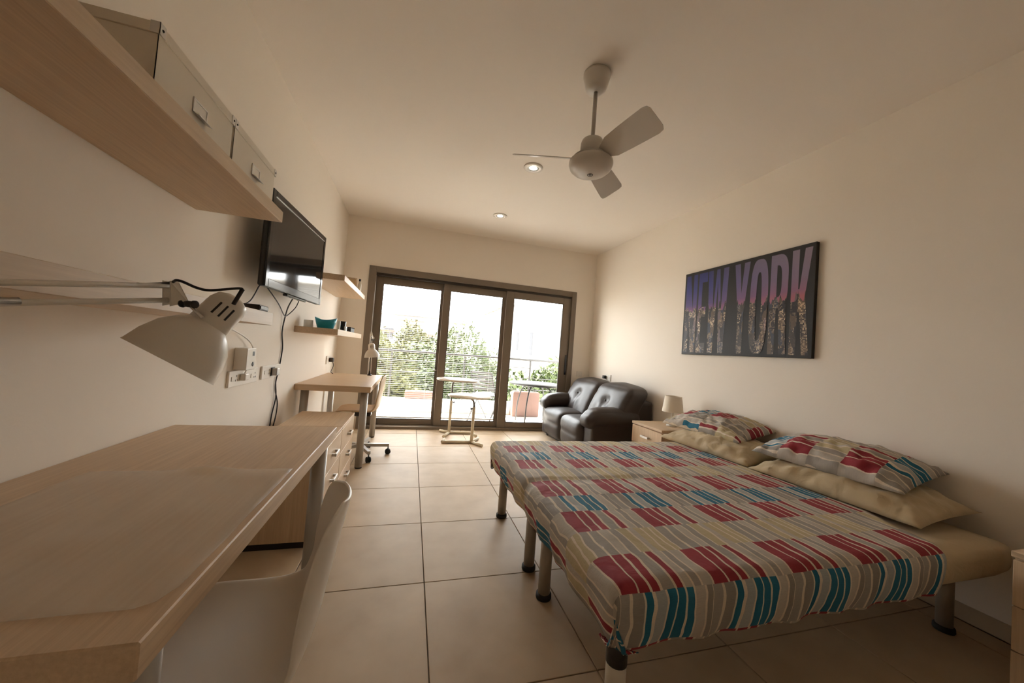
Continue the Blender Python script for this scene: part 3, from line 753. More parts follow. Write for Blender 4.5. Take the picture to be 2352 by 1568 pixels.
# ------------------------------------------------------------------ jointed desk lamps
def sprung_lamp(label, elbow, joint, neck, base, sh_axis, sc=1.0, rx=0.085):
    """elbow/joint: ends of the upper arm; neck: where the head begins; base: foot of the lower arm"""
    e, j, n, bs, ax = map(Vector, (elbow, joint, neck, base, sh_axis)); ax.normalize()
    t = thing('desk_lamp', label, 'lamp', tuple(bs))
    d = (j - e).normalized(); side = d.cross(Vector((0, 0, 1))).normalized(); up = side.cross(d).normalized()
    g = 0.0145 * sc
    obj('upper_arm', T([e + up * g, j + up * g], 0.0052 * sc, 10), M['white_metal'], t)
    obj('upper_arm', T([e - up * g, j - up * g], 0.0052 * sc, 10), M['white_metal'], t)
    obj('spring', T([e + d * .03 - up * g * .9, e + d * .15 * sc - up * g * .9], 0.0065 * sc, 10), M['chrome'], t)
    d2_ = (e - bs).normalized(); s2 = d2_.cross(Vector((0, 1, 0.01))).normalized()
    obj('lower_arm', T([bs + s2 * g + d2_ * .03, e + s2 * g], 0.0052 * sc, 10), M['white_metal'], t)
    obj('lower_arm', T([bs - s2 * g + d2_ * .03, e - s2 * g], 0.0052 * sc, 10), M['white_metal'], t)
    obj('elbow_plate', prism(bmesh.new(), [e - side * .008 + up * .03 * sc - d * .012, e - side * .008 - up * .03 * sc - d * .012, e - side * .008 - up * .022 * sc + d * .03, e - side * .008 + up * .022 * sc + d * .03], side, .016), M['white_metal'], t)
    obj('clamp', (lambda b: (tube(b, [bs + Vector((0, 0, .012)), bs + Vector((0, 0, .012)) + d2_ * .04], .011 * sc, 12), lathe(b, [(0, 0), (.034 * sc, 0), (.034 * sc, .008), (.012 * sc, .016), (0, .016)], bs, (0, 0, 1), 20), b)[-1])(bmesh.new()), M['black'], t)
    for s in (-1, 1):
        obj('head_plate', prism(bmesh.new(), [j + side * s * .0075 * sc + up * .025 * sc - d * .002, j + side * s * .0075 * sc + up * .022 * sc + d * .014 * sc, n + side * s * .0075 * sc + (j - n).normalized() * .008, j + side * s * .0075 * sc - up * .026 * sc - d * .006], side * s, .0022), M['white_metal'], t)
    for q in (j + up * g, j - up * g):
        obj('screw', LT([(0, 0), (.0045 * sc, 0), (.0045 * sc, .003), (0, .004)], q - side * .0097 * sc, -side, 10), M['chrome'], t)
    # wing screw and short neck rod
    kn = n
    kb = bmesh.new()
    lathe(kb, [(0, -.007), (.006, -.007), (.007, 0), (.006, .007), (0, .007)], kn, side, 14)
    lathe(kb, [(0, .007), (.003, .007), (.008, .012), (.008, .016), (0, .017)], kn, side, 12)
    lathe(kb, [(0, .007), (.003, .007), (.008, .012), (.008, .016), (0, .017)], kn, -side, 12)
    obj('wing_knob', kb, M['black'], t)
    # head: shade is revolved about ax (pointing from the rim to the cap)
    return t, side, up, d

def lamp_head(t, rim_c, ax, R, sc, side):
    """rim_c: centre of the open rim; ax: from rim towards the cap"""
    ax = Vector(ax).normalized(); c = Vector(rim_c)
    o = obj('lamp_shade', LT([(R, 0), (R * .985, .004 * sc), (R * .93, .032 * sc), (R * .80, .062 * sc), (R * .60, .084 * sc), (R * .42, .098 * sc), (R * .40, .098 * sc),
                           (R * .58, .081 * sc), (R * .78, .059 * sc), (R * .91, .031 * sc), (R * .97, 0.002 * sc), (R, 0)], c, ax, 48), M['white_metal'], t)
    cap = obj('socket_cap', LT([(R * .44, .094 * sc), (R * .44, .100 * sc), (R * .43, .150 * sc), (R * .36, .166 * sc), (R * .2, .174 * sc), (0, .176 * sc)], c, ax, 40), M['white_metal'], t)
    # cooling slots towards the room
    q = Vector((0, 0, 1)).rotation_difference(ax)
    base = math.atan2((q.inverted() @ side).y, (q.inverted() @ side).x)
    sl = bmesh.new()
    for k in (-1, 0, 1):
        a = base + k * .36; r = R * .437
        n_ = q @ Vector((math.cos(a), math.sin(a), 0)); tg = q @ Vector((-math.sin(a), math.cos(a), 0))
        p0 = c + n_ * r + ax * .118 * sc; p1 = c + n_ * (r - .0008) + ax * .146 * sc
        w_ = tg * .0019 * sc
        prism(sl, [p0 - w_, p0 + w_, p1 + w_, p1 - w_], n_, .0012)
    obj('cooling_slot', sl, M['black'], cap)
    obj('bulb', LT([(0, .03 * sc), (.022 * sc, .04 * sc), (.028 * sc, .058 * sc), (.02 * sc, .085 * sc), (.014 * sc, .1 * sc), (0, .1 * sc)], c, ax, 20), M['white_plastic'], t)
    return o

# foreground lamp
AXF = Vector((0.446, 0.309, 0.840)); RIMF = Vector((-0.470, 0.8815, 1.061))
t, side, up, d = sprung_lamp('white jointed desk lamp reaching over the foreground desk', (-0.62, 0.56, 1.142), (-0.484, 0.881, 1.203), (-0.444, 0.872, 1.184), (-0.70, 0.585, DZ + .0005), AXF)
lamp_head(t, RIMF, AXF, 0.085, 1.02, Vector((0.45, -0.88, 0)))
cb = bmesh.new()
tube(cb, catmull([(-0.53, 0.775, 1.196), (-0.487, 0.872, 1.2205), (-0.462, .865, 1.229), (-0.432, .87, 1.2185), (-0.409, .872, 1.2165), (-0.363, .877, 1.227), (-0.356, .88, 1.225)], 8), .0028, 8)
obj('flex', cb, M['black'], t)
obj('switch_stem', T([(-0.372, .885, 1.193), (-0.356, .88, 1.2265)], .0042, 10), M['black'], t)
obj('neck_rod', T([(-0.444, .872, 1.184), (-0.418, .872, 1.158)], .0032, 8), M['chrome'], t)

# small lamp on the second desk
t, side, up, d = sprung_lamp('white jointed desk lamp standing on the second desk against the door frame', (-0.48, 4.54, 1.23), (-0.445, 4.46, 1.175), (-0.447, 4.45, 1.16), (-0.455, 4.52, TZ + .0005), (0, 0, 1), 0.8)
lamp_head(t, (-0.437, 4.44, 0.955), (-0.12, 0.0, 1), 0.086, 0.95, Vector((0.2, -1, 0)))

# ------------------------------------------------------------------ ceiling fan and recessed spots
FX, FY = 0.893, 1.80
fan = thing('ceiling_fan', 'white three-bladed ceiling fan on a short rod', 'fan', (FX, FY, H))
obj('canopy', LT([(0, 2.763), (.077, 2.763), (.077, 2.750), (.074, 2.740), (.060, 2.682), (.054, 2.668), (.036, 2.660), (0, 2.658)], (FX, FY, 0), seg=40), M['fan_white'], fan)
obj('down_rod', T([(FX, FY, 2.36), (FX, FY, 2.662)], .0115, 16), M['silver'], fan)
obj('motor_cap', LT([(0, 2.382), (.04, 2.382), (.058, 2.374), (.064, 2.356), (.066, 2.275), (0, 2.275)], (FX, FY, 0), seg=40), M['fan_white'], fan)
obj('blade_collar', LT([(0, 2.275), (.10, 2.275), (.106, 2.27), (.106, 2.258), (0, 2.258)], (FX, FY, 0), seg=40), M['silver'], fan)
dome = obj('motor_dome', LT([(0, 2.258), (.112, 2.258), (.123, 2.250), (.124, 2.236), (.116, 2.212), (.096, 2.194), (.068, 2.183), (.035, 2.178), (0, 2.177)], (FX, FY, 0), seg=48), M['fan_white'], fan)
em = bmesh.new()
lathe(em, [(.0, 2.1765), (.006, 2.1765), (.006, 2.1775), (0, 2.1775)], (FX, FY, 0), seg=16)
lathe(em, [(.013, 2.1755), (.016, 2.1755), (.016, 2.1785), (.013, 2.1785), (.013, 2.1755)], (FX, FY, 0), seg=24)
obj('cap_emblem', em, M['black'], dome)
for ang in (-77, 43, 163):
    a = math.radians(ang); ax = Vector((math.cos(a), math.sin(a), 0)); tt = Vector((math.sin(a), -math.cos(a), 0))
    phi = math.radians(27); ch = tt * math.cos(phi) + Vector((0, 0, 1)) * math.sin(phi); nn = ax.cross(ch).normalized()
    c0 = Vector((FX, FY, 2.266)); bm_ = bmesh.new(); up_, dn_ = [], []
    prof = [(.085, .028), (.12, .045), (.16, .062), (.25, .068), (.33, .072), (.41, .075), (.436, .069), (.446, .050)]
    outline = [(r, w) for r, w in prof] + [(r, -w) for r, w in reversed(prof)]
    prism(bm_, [c0 + ax * r + ch * w - nn * .002 for r, w in outline], nn, .004)
    bl = obj('blade', bm_, M['fan_white'], fan)
def downlight(x, y, label):
    t = thing('recessed_spotlight', label, 'ceiling light', (x, y, H), group='recessed ceiling spotlights')
    obj('trim_ring', LT([(.052, -.001), (.052, -.010), (.070, -.012), (.084, -.006), (.085, -.0005), (.052, -.001)], (x, y, H), seg=40), M['bulb_ring'], t)
    obj('inner_ring', LT([(.034, -.001), (.034, -.006), (.050, -.008), (.0515, -.001), (.034, -.001)], (x, y, H), seg=32), M['silver'], t)
    obj('lamp_face', LT([(0, -.004), (.0335, -.004), (.0335, -.001), (0, -.001)], (x, y, H), seg=28), M['glow'], t)
    l = bpy.data.lights.new('spot_beam', 'SPOT'); l.energy = 1.5; l.spot_size = math.radians(70); l.spot_blend = .6; l.color = (1, .9, .76); l.shadow_soft_size = .03
    lo = bpy.data.objects.new('spot_beam', l); COL.objects.link(lo); lo.parent = t; lo.location = (0, 0, -.02)
downlight(0.893, 2.905, 'lit recessed spotlight in the ceiling nearest the fan')
downlight(0.890, 4.10, 'lit recessed spotlight in the ceiling close to the sliding door')

# ------------------------------------------------------------------ canvas print on the right wall
CX = XR - 0.030
cv = thing('canvas_print', 'black canvas print of a night skyline seen through the letters NEW YORK', 'picture', (XR, 2.40, 1.25))
cy0, cy1, cz0, cz1 = 1.784, 3.010, 1.254, 2.077
obj('canvas', B(CX, XR - .001, cy0, cy1, cz0, cz1, 0.003), M['canvas_black'], cv)
def citymat():
    m, nt, b = newmat('night_city_print'); N = nt.nodes; Lk = nt.links.new
    t = N.new('ShaderNodeTexCoord'); s = N.new('ShaderNodeSeparateXYZ'); Lk(t.outputs['Object'], s.inputs[0])
    def mr(o, a, b_, c=0, d_=1):
        n = N.new('ShaderNodeMapRange'); Lk(o, n.inputs[0])
        for k, q in zip((1, 2, 3, 4), (a, b_, c, d_)): n.inputs[k].default_value = q
        return n.outputs[0]
    u = mr(s.outputs[1], cy1 - 2.40, cy0 - 2.40); v = mr(s.outputs[2], cz0 - 1.25, cz1 - 1.25)
    def ramp(f, st, mode='LINEAR'):
        r = N.new('ShaderNodeValToRGB'); r.color_ramp.interpolation = mode
        el = r.color_ramp.elements
        el[0].position, el[0].color = st[0][0], (*st[0][1], 1); el[1].position, el[1].color = st[1][0], (*st[1][1], 1)
        for p, c in st[2:]:
            e = el.new(p); e.color = (*c, 1)
        Lk(f, r.inputs[0]); return r.outputs[0]
    def mix(f, a, b_, mode='MIX'):
        n = N.new('ShaderNodeMix'); n.data_type = 'RGBA'; n.blend_type = mode
        if isinstance(f, float): n.inputs[0].default_value = f
        else: Lk(f, n.inputs[0])
        Lk(a, n.inputs[6]); Lk(b_, n.inputs[7]); return n.outputs[2]
    skyL = ramp(v, [(.53, (.20, .08, .20)), (.60, (.08, .05, .21)), (.8, (.035, .038, .22)), (1, (.022, .025, .13))])
    skyR = ramp(v, [(.55, (.42, .13, .17)), (.60, (.30, .13, .22)), (.72, (.25, .18, .28)), (1, (.27, .22, .29))])
    sky = mix(ramp(u, [(.25, (0, 0, 0)), (.95, (1, 1, 1))]), skyL, skyR)
    mp = N.new('ShaderNodeCombineXYZ'); Lk(u, mp.inputs[0]); Lk(v, mp.inputs[1])
    br = N.new('ShaderNodeTexBrick'); br.offset = 0.0; Lk(mp.outputs[0], br.inputs[0])
    br.inputs['Color1'].default_value = (.02, .014, .012, 1); br.inputs['Color2'].default_value = (.92, .80, .60, 1); br.inputs['Mortar'].default_value = (.012, .01, .012, 1)
    br.inputs['Scale'].default_value = 30; br.inputs['Mortar Size'].default_value = .012; br.inputs['Brick Width'].default_value = .22; br.inputs['Row Height'].default_value = .33; br.inputs['Bias'].default_value = -.38
    vo = N.new('ShaderNodeTexVoronoi'); vo.distance = 'CHEBYCHEV'; vo.inputs['Scale'].default_value = 1.0
    ms = N.new('ShaderNodeMapping'); ms.inputs['Scale'].default_value = (34, 9, 1); Lk(mp.outputs[0], ms.inputs[0]); Lk(ms.outputs[0], vo.inputs['Vector'])
    sep = N.new('ShaderNodeSeparateColor'); Lk(vo.outputs['Color'], sep.inputs[0])
    lit = ramp(sep.outputs[0], [(0, (.05, .04, .04)), (.4, (.5, .42, .36)), (.75, (1.1, .95, .8)), (.97, (1.6, 1.6, 1.7))], 'CONSTANT')
    city = mix(1.0, br.outputs[0], lit, 'MULTIPLY')
    base = ramp(sep.outputs[1], [(0, (.018, .014, .02)), (.35, (.05, .038, .035)), (.6, (.035, .04, .06)), (.8, (.11, .075, .05)), (.93, (.16, .11, .12))], 'CONSTANT')
    city = mix(1.0, city, base, 'ADD')
    n1 = N.new('ShaderNodeTexNoise'); n1.noise_dimensions = '1D'; n1.inputs['Scale'].default_value = 38; Lk(u, n1.inputs['W'])
    h = mr(n1.outputs[0], .35, .75, .50, .60)
    cmp_ = N.new('ShaderNodeMath'); cmp_.operation = 'GREATER_THAN'; Lk(v, cmp_.inputs[0]); Lk(h, cmp_.inputs[1])
    col = mix(cmp_.outputs[0], city, sky)
    Lk(col, b.inputs['Base Color']); b.inputs['Roughness'].default_value = .5
    return m
M['city'] = citymat()
def letter(polys, ya, yb, za=1.275, zb=2.048):
    bm_ = bmesh.new()
    for k_, poly in enumerate(polys):
        vs = [bm_.verts.new((CX - .0006 - .00006 * k_, ya + (yb - ya) * p[0], za + (zb - za) * p[1])) for p in poly]
        bm_.faces.new(vs)
    bmesh.ops.recalc_face_normals(bm_, faces=bm_.faces[:])
    return obj('letter', bm_, M['city'], cv)
def ring(cx, cy, ox, oy, ix, iy, a0, a1, n=20, p=3.2):
    out = []
    def pt(rx, ry, a):
        c, s = math.cos(a), math.sin(a)
        return (cx + rx * math.copysign(abs(c) ** (2 / p), c), cy + ry * math.copysign(abs(s) ** (2 / p), s))
    for k in range(n):
        A, Bq = a0 + (a1 - a0) * k / n, a0 + (a1 - a0) * (k + 1) / n
        out.append([pt(ox, oy, A), pt(ox, oy, Bq), pt(ix, iy, Bq), pt(ix, iy, A)])
    return out
def para(x0, x1, xt0, xt1, z0=0, z1=1): return [(x0, z0), (x1, z0), (xt1, z1), (xt0, z1)]
letter([para(0, .34, 0, .34), para(.66, 1, .66, 1), para(.62, 1, .0, .38)], 2.988, 2.845)
letter([para(0, .42, 0, .42), para(.42, 1, .42, 1, .88, 1), para(.42, .92, .42, .92, .45, .57), para(.42, 1, .42, 1, 0, .12)], 2.826, 2.722)
letter([para(.12, .36, 0, .24), para(.20, .36, .42, .52, 0, 1), para(.64, .80, .48, .58, 0, 1), para(.64, .88, .76, 1)], 2.712, 2.490)
letter([para(.32, .68, .32, .68, 0, .45), para(.32, .60, 0, .36, .42, 1), para(.40, .68, .64, 1, .42, 1)], 2.428, 2.284)
letter(ring(.5, .5, .5, .5, .14, .36, 0, 2 * PI, 40), 2.272, 2.120)
letter([para(0, .36, 0, .36)] + ring(.36, .73, .62, .27, .27, .16, -PI / 2, PI / 2, 20) + [para(.30, .37, .30, .37, .89, 1), para(.30, .37, .30, .37, .46, .57), para(.64, 1, .50, .90, 0, .49)], 2.104, 1.964)
letter([para(0, .36, 0, .36), para(.30, .62, .64, 1, .40, 1), para(.66, 1, .36, .68, 0, .62)], 1.944, 1.806)

# ------------------------------------------------------------------ leather sofa
def cushion(name, parent, x0, x1, y0, y1, z0, z1, puff=0.03, r=0.05, fn=None, seed=0, cuts=10, wr=0.006):
    bm_ = bmesh.new(); bmesh.ops.create_cube(bm_, size=2)
    bmesh.ops.subdivide_edges(bm_, edges=bm_.edges[:], cuts=cuts, use_grid_fill=True)
    hx, hy, hz = (x1 - x0) / 2, (y1 - y0) / 2, (z1 - z0) / 2; c = Vector(((x0 + x1) / 2, (y0 + y1) / 2, (z0 + z1) / 2))
    for v in bm_.verts:
        p = v.co.copy(); q = Vector((p.x * hx, p.y * hy, p.z * hz))
        inner = Vector((max(-hx + r, min(hx - r, q.x)), max(-hy + r, min(hy - r, q.y)), max(-hz + r, min(hz - r, q.z))))
        dv = q - inner
        if dv.length > 1e-6: q = inner + dv.normalized() * min(r, max(abs(dv.x), abs(dv.y), abs(dv.z)) if False else r)
        k = puff
        q.x += math.copysign(k, p.x) * (1 - p.y ** 2) * (1 - p.z ** 2) * (abs(p.x) > .99)
        q.y += math.copysign(k * .3, p.y) * (1 - p.x ** 2) * (1 - p.z ** 2) * (abs(p.y) > .99)
        q.z += math.copysign(k, p.z) * (1 - p.x ** 2) * (1 - p.y ** 2) * (abs(p.z) > .99)
        w_ = c + q
        nn = nz(w_.x * 6 + seed, w_.y * 6, w_.z * 6)
        w_ += q.normalized() * nn * wr
        if fn: w_ = fn(w_, p)
        v.co = w_
    bmesh.ops.recalc_face_normals(bm_, faces=bm_.faces[:])
    o = obj(name, bm_, M['leather'], parent, smooth=True)
    s = o.modifiers.new('smooth', 'SUBSURF'); s.levels = 1; s.render_levels = 2
    return o
sofa = thing('sofa', 'dark brown leather two-seat sofa in the far corner by the sliding door', 'sofa', (2.25, 4.1, 0))
SY0, SY1 = 3.36, 4.86
obj('base', B(1.93, 2.62, SY0 + .05, SY1 - .05, 0.02, 0.22, 0.03, 3), M['leather'], sofa)
for sy in (SY0 + .12, SY1 - .12):
    for sx in (1.98, 2.56): obj('foot', LT([(0, 0), (.022, 0), (.025, .022), (0, .022)], (sx, sy, 0), seg=14), M['black'], sofa)
mid = 4.10
def seatfn(w_, p):
    return w_
for ya, yb, sd in ((SY0 + .20, mid - .003, 1), (mid + .003, SY1 - .20, 2)):
    def sf(w_, p):
        if p.x < -.6:                     # front rolls down to the floor with a stitched crease
            w_.x += 0.02 * (1 - p.z) * .5
            w_.x += 0.012 * math.exp(-((p.z - .1) / .12) ** 2)
        return w_
    cushion('seat_cushion', sofa, 1.84, 2.40, ya, yb, 0.055, 0.425, 0.022, 0.075, sf, sd, wr=.008)
for ya, yb, sd in ((SY0 + .03, mid - .002, 3), (mid + .002, SY1 - .03, 4)):
    ym = (ya + yb) / 2
    def bf(w_, p):
        k = (w_.z - .40) / .45
        w_.x += 0.20 * k - 0.02                                        # leans back
        if p.x < -.3:
            g = math.exp(-(((w_.y - ym) / .07) ** 2 + ((w_.z - .655) / .055) ** 2))
            w_.x += 0.055 * g
            if w_.z < .655:
                w_.x += .014 * math.cos((w_.y - ym) * 46) * max(0, 1 - abs(w_.y - ym) / .28) * min(1, (.655 - w_.z) / .08)
        if p.z > .5: w_.z -= 0.020 * (abs(p.y) ** 4)
        return w_
    bc = cushion('back_cushion', sofa, 2.19, 2.46, ya, yb, 0.38, 0.842, 0.034, 0.06, bf, sd, cuts=16, wr=.01)
    obj('tuft_button', LT([(0, -.004), (.014, -.004), (.012, .006), (0, .009)], (2.262, ym, .655), (-1, 0, .2), 14), M['leather'], bc)
obj('back_frame', B(2.45, 2.672, SY0 + .03, SY1 - .03, 0.05, 0.70, 0.04, 3), M['leather'], sofa)
for ya, yb, sd, s in ((SY0, SY0 + .235, 5, -1), (SY1 - .235, SY1, 6, 1)):
    def af(w_, p):
        if p.x < 0: w_.z -= 0.05 * max(0, -p.x - .3) ** 2 * 1.6
        return w_
    cushion('armrest_pad', sofa, 1.855, 2.50, ya - .01, yb + .01, 0.40, 0.592, 0.02, 0.085, af, sd)
    obj('arm_panel', B(1.91, 2.55, ya + .02, yb - .02, 0.03, 0.46, 0.03, 3), M['leather'], sofa)

# ------------------------------------------------------------------ nightstands and the bedside lamp
def nightstand(y0, y1, label):
    x0, x1, z1 = 2.20, XR - .012, 0.547
    t = thing('nightstand', label, 'nightstand', ((x0 + x1) / 2, (y0 + y1) / 2, 0))
    obj('carcass', B(x0 + .019, x1, y0 + .002, y1 - .002, 0.03, z1 - .022, .0015, 1), M['oak_z'], t)
    obj('top_panel', B(x0 - .004, x1, y0, y1, z1 - .022, z1, .002, 1), M['oak_y'], t)
    obj('plinth', B(x0 + .04, x1 - .02, y0 + .01, y1 - .01, 0, .03), M['black'], t)
    for za, zb in ((.352, .516), (.192, .348), (.034, .188)):
        d_ = obj('drawer', B(x0, x0 + .018, y0 + .004, y1 - .004, za, zb, .0015, 1), M['oak_z'], t)
        ym, hz = (y0 + y1) / 2, (za + zb) / 2; h = bmesh.new()
        box(h, x0 - .024, x0, ym - .055, ym - .043, hz - .008, hz + .008, .001, 1); box(h, x0 - .024, x0, ym + .043, ym + .055, hz - .008, hz + .008, .001, 1)
        box(h, x0 - .026, x0 - .018, ym - .055, ym + .055, hz - .009, hz + .009, .001, 1)
        obj('handle', h, M['chrome'], d_)
nightstand(2.66, 3.10, 'pale oak nightstand under the bedside lamp between bed and sofa')
nightstand(0.32, 0.76, 'pale oak nightstand without a lamp on the camera side of the beds')
bl = thing('bedside_lamp', 'small table lamp with a white conical shade on the nightstand', 'lamp', (2.47, 2.86, 0.5475))
LX, LY = 2.47, 2.86
obj('base', LT([(0, 0), (.05, 0), (.052, .006), (.045, .014), (.012, .022), (.010, .10), (.012, .15), (0, .15)], (LX, LY, .5475), seg=28), M['white_metal'], bl)
obj('lamp_shade', LT([(.096, .685), (.076, .835), (.0735, .835), (.0935, .685), (.096, .685)], (LX, LY, 0), seg=40), M['shade'], bl)
obj('shade_ring', LT([(.0, .826), (.010, .826), (.010, .829), (0, .829)], (LX, LY, 0), seg=12), M['chrome'], bl)

# ------------------------------------------------------------------ beds
BX0, BX1 = 0.612, 2.60
def bed(y0, y1, label, pale_leg):
    t = thing('single_bed', label, 'bed', ((BX0 + BX1) / 2, (y0 + y1) / 2, 0), group='two single beds pushed together')
    obj('base', B(BX0 + .05, BX1 - .05, y0 + .13, y1 - .04, .285, .335, .006), M['bed_base'], t)
    mb = bmesh.new(); bmesh.ops.create_cube(mb, size=2)
    bmesh.ops.subdivide_edges(mb, edges=mb.edges[:], cuts=14, use_grid_fill=True)
    hx, hy, hz = (BX1 - BX0) / 2, (y1 - y0) / 2, .075; r = .055; c = Vector(((BX0 + BX1) / 2, (y0 + y1) / 2, .405))
    for v in mb.verts:
        q = Vector((v.co.x * hx, v.co.y * hy, v.co.z * hz))
        i_ = Vector((max(-hx + r, min(hx - r, q.x)), max(-hy + r, min(hy - r, q.y)), max(-hz + r, min(hz - r, q.z))))
        dv = q - i_
        if dv.length > 1e-6: q = i_ + dv.normalized() * r
        w_ = c + q
        if w_.x > 2.15: w_ += q.normalized() * nz(w_.x * 9, w_.y * 9, w_.z * 9) * .006
        v.co = w_
    bmesh.ops.recalc_face_normals(mb, faces=mb.faces[:])
    m_ = obj('mattress', mb, M['beige'], t, smooth=True)
    for lx, ly, nm in ((.69, y0 + .10, 'n'), (.69, y1 - .09, 'f'), (2.49, y0 + .17, 'n'), (2.49, y1 - .09, 'f')):
        pale = pale_leg and nm == 'n' and lx < 1
        l = obj('leg', T([(lx, ly, .02), (lx, ly, .288)], .031 if pale else .0285, 20), M['leglight'] if pale else M['legmetal'], t)
        if pale:
            l['label'] = 'pale leg with black upper sleeve'
            obj('sleeve', T([(lx, ly, .205), (lx, ly, .286)], .0325, 20), M['black'], l)
        obj('foot_cap', LT([(0, 0), (.034, 0), (.037, .006), (.036, .022), (.029, .026), (0, .026)], (lx, ly, 0), seg=20), M['rubber'], l)
    return t
bed(0.875, 1.655, 'low single bed nearest the camera with beige sheet and metal legs', True)
bed(1.685, 2.465, 'low single bed beside the far nightstand with beige sheet and metal legs', False)

# one striped cover over both beds
cb = bmesh.new(); uvl = cb.loops.layers.uv.new('UVMap')
EX, EY0, EY1, TOPZ, RR = 0.596, 0.858, 2.482, 0.497, 0.05
A0, A1, B0, B1 = -0.185, 1.60, -0.195, (EY1 - EY0) + .17
na, nb = 130, 150
def cover_pt(a, bq):
    """a: length from the foot edge along the bed, bq: from the near edge across; negative = hanging down"""
    W_ = EY1 - EY0
    def roll(s):                                       # s<RR*pi/2 around the edge; returns (in, down)
        L_ = RR * PI / 2
        if s >= 0:
            if s < L_:
                th_ = s / RR
                return RR - RR * math.cos(PI / 2 - (PI / 2 - th_)) if False else (RR * (1 - math.cos(th_)), RR * (1 - math.sin(th_)))
            return (s - L_ + RR, 0.0)
        return (0.0, RR - s)
    ia, da = roll(a); ib, db = roll(bq); ic, dc = roll(W_ + .0 - bq + (2 * (RR * PI / 2 - RR)) * 0)
    y = EY0 + ib if bq < W_ / 2 else EY1 - ic
    dy_ = db if bq < W_ / 2 else dc
    down = max(da, dy_) if min(da, dy_) <= 0 else max(da, dy_) + .25 * min(da, dy_) * (1 if max(da, dy_) < RR else .3)
    x = EX + ia; z = TOPZ - min(down, .182)
    # corners are pulled in round
    if da > 0 and dy_ > 0:
        k = min(da, dy_) / RR
        x += .012 * min(1, k); y += (.012 if bq < W_ / 2 else -.012) * min(1, k)
    if down > RR:                                      # tucked slightly under at the hem
        tk = (down - RR) / .13
        if da >= dy_: x += .030 * tk * tk + .006 * math.sin(bq * 37 + nz(bq * 4, 0) * 3) * tk
        if dy_ >= da: y += (1 if bq < W_ / 2 else -1) * (.028 * tk * tk + .006 * math.sin(a * 33 + nz(a * 4, 5) * 3) * tk)
        z += .008 * nz((a + bq) * 6, 8.0)
    g = math.exp(-((y - 1.668) / .028) ** 2)
    fall = 1 if x > .66 else 1.6
    z -= .022 * g * fall * (1 - .6 * min(1, max(0, (x - .9) / .9)))
    if x < .66 and down > 0.01: x += .03 * g
    wr = .0035 * nz(x * 7, y * 7, 1) + .0022 * nz(x * 17, y * 11, 4)
    z += wr + .004
    return (x, y, z)
# cloth's head edge runs slantwise across the beds
vg = []
for j in range(nb + 1):
    row = []
    for i in range(na + 1):
        bq = B0 + (B1 - B0) * j / nb
        amax = 1.60 + .02 * nz(bq * 3, 9) - .13 * max(0, 1 - max(0, bq) / .35) - .03 * max(0, (bq - 1.2))
        a = A0 + (amax - A0) * i / na
        row.append((cb.verts.new(cover_pt(a, bq)), a, bq))
    vg.append(row)
for j in range(nb):
    for i in range(na):
        q = (vg[j][i], vg[j][i + 1], vg[j + 1][i + 1], vg[j + 1][i])
        f = cb.faces.new([w[0] for w in q]); f.smooth = True
        for lp, w in zip(f.loops, q): lp[uvl].uv = (w[1] + .02 - .09, w[2] - .19 + 4 * .155)
cov = obj('bedspread', cb, M['linen'])
tag(cov, 'striped red, blue and grey bedspread over both beds', 'bedspread')
sm = cov.modifiers.new('thickness', 'SOLIDIFY'); sm.thickness = .004; sm.offset = 1

def pillow(name, label, cat_m, c, sx, sy, h, rz, tilt=(0, 0), seed=0, group=None, uvo=(0, 0), sag=0.0, crown=None):
    t = tag(bpy.data.objects.new(name, None), label, 'pillow', group)
    bm_ = bmesh.new(); uvm = bm_.loops.layers.uv.new('UVMap'); n1, n2 = 44, 60
    top, bot = [], []
    def pt(i, j, s):
        u, v = -1 + 2 * i / n1, -1 + 2 * j / n2
        th_ = max(0, (1 - abs(u) ** 2.2)) ** .55 * max(0, (1 - abs(v) ** 2.6)) ** .55
        x = sx * u * (1 - .055 * (1 - v * v) ** 1.0 * abs(u)); y = sy * v * (1 - .045 * (1 - u * u) * abs(v))
        z = h * th_ * (1.0 if s > 0 else -.35)
        e = min(1, 6 * th_)
        z += e * (.014 * nz(u * 2.5 + seed, v * 3.5, 1) + .011 * nz(u * 5 + seed, v * 8, 5) + .006 * math.sin(11 * u + 6 * nz(v * 3, seed)) * abs(v) + .006 * abs(nz(u * 3, v * 9 + seed, 2))) * (1 if s > 0 else .3)
        z += .35 * h
        return Vector((x, y, z)), u, v
    for s, g in ((1, top), (-1, bot)):
        for j in range(n2 + 1):
            g.append([])
            for i in range(n1 + 1):
                if s < 0 and (i in (0, n1) or j in (0, n2)): g[j].append(top[j][i]); continue
                p, u, v = pt(i, j, s); g[j].append((bm_.verts.new(p), u, v))
    for g, fl in ((top, False), (bot, True)):
        for j in range(n2):
            for i in range(n1):
                q = [g[j][i], g[j][i + 1], g[j + 1][i + 1], g[j + 1][i]]
                if fl: q = q[::-1]
                f = bm_.faces.new([w[0] for w in q]); f.smooth = True
                for lp, w in zip(f.loops, q): lp[uvm].uv = (w[1] * sx + uvo[0], w[2] * sy + uvo[1])
    rot_ = Matrix.Rotation(rz, 4, 'Z') @ Matrix.Rotation(tilt[0], 4, 'Y') @ Matrix.Rotation(tilt[1], 4, 'X')
    me = bpy.data.meshes.new(name); bm_.to_mesh(me); bm_.free(); me.materials.append(cat_m)
    o = bpy.data.objects.new(name, me); COL.objects.link(o)
    bpy.data.objects.remove(t)
    o.matrix_world = Matrix.Translation(c) @ rot_
    return tag(o, label, 'pillow', group)
M['linen_pillow'] = linen('striped_pillow_linen', 0.35)
pillow('pillow', 'flat beige pillow under the nearer striped pillow', M['beige'], (2.415, 1.40, .492), .245, .40, .105, 0.03, (-.08, 0), 1, 'plain beige pillows')
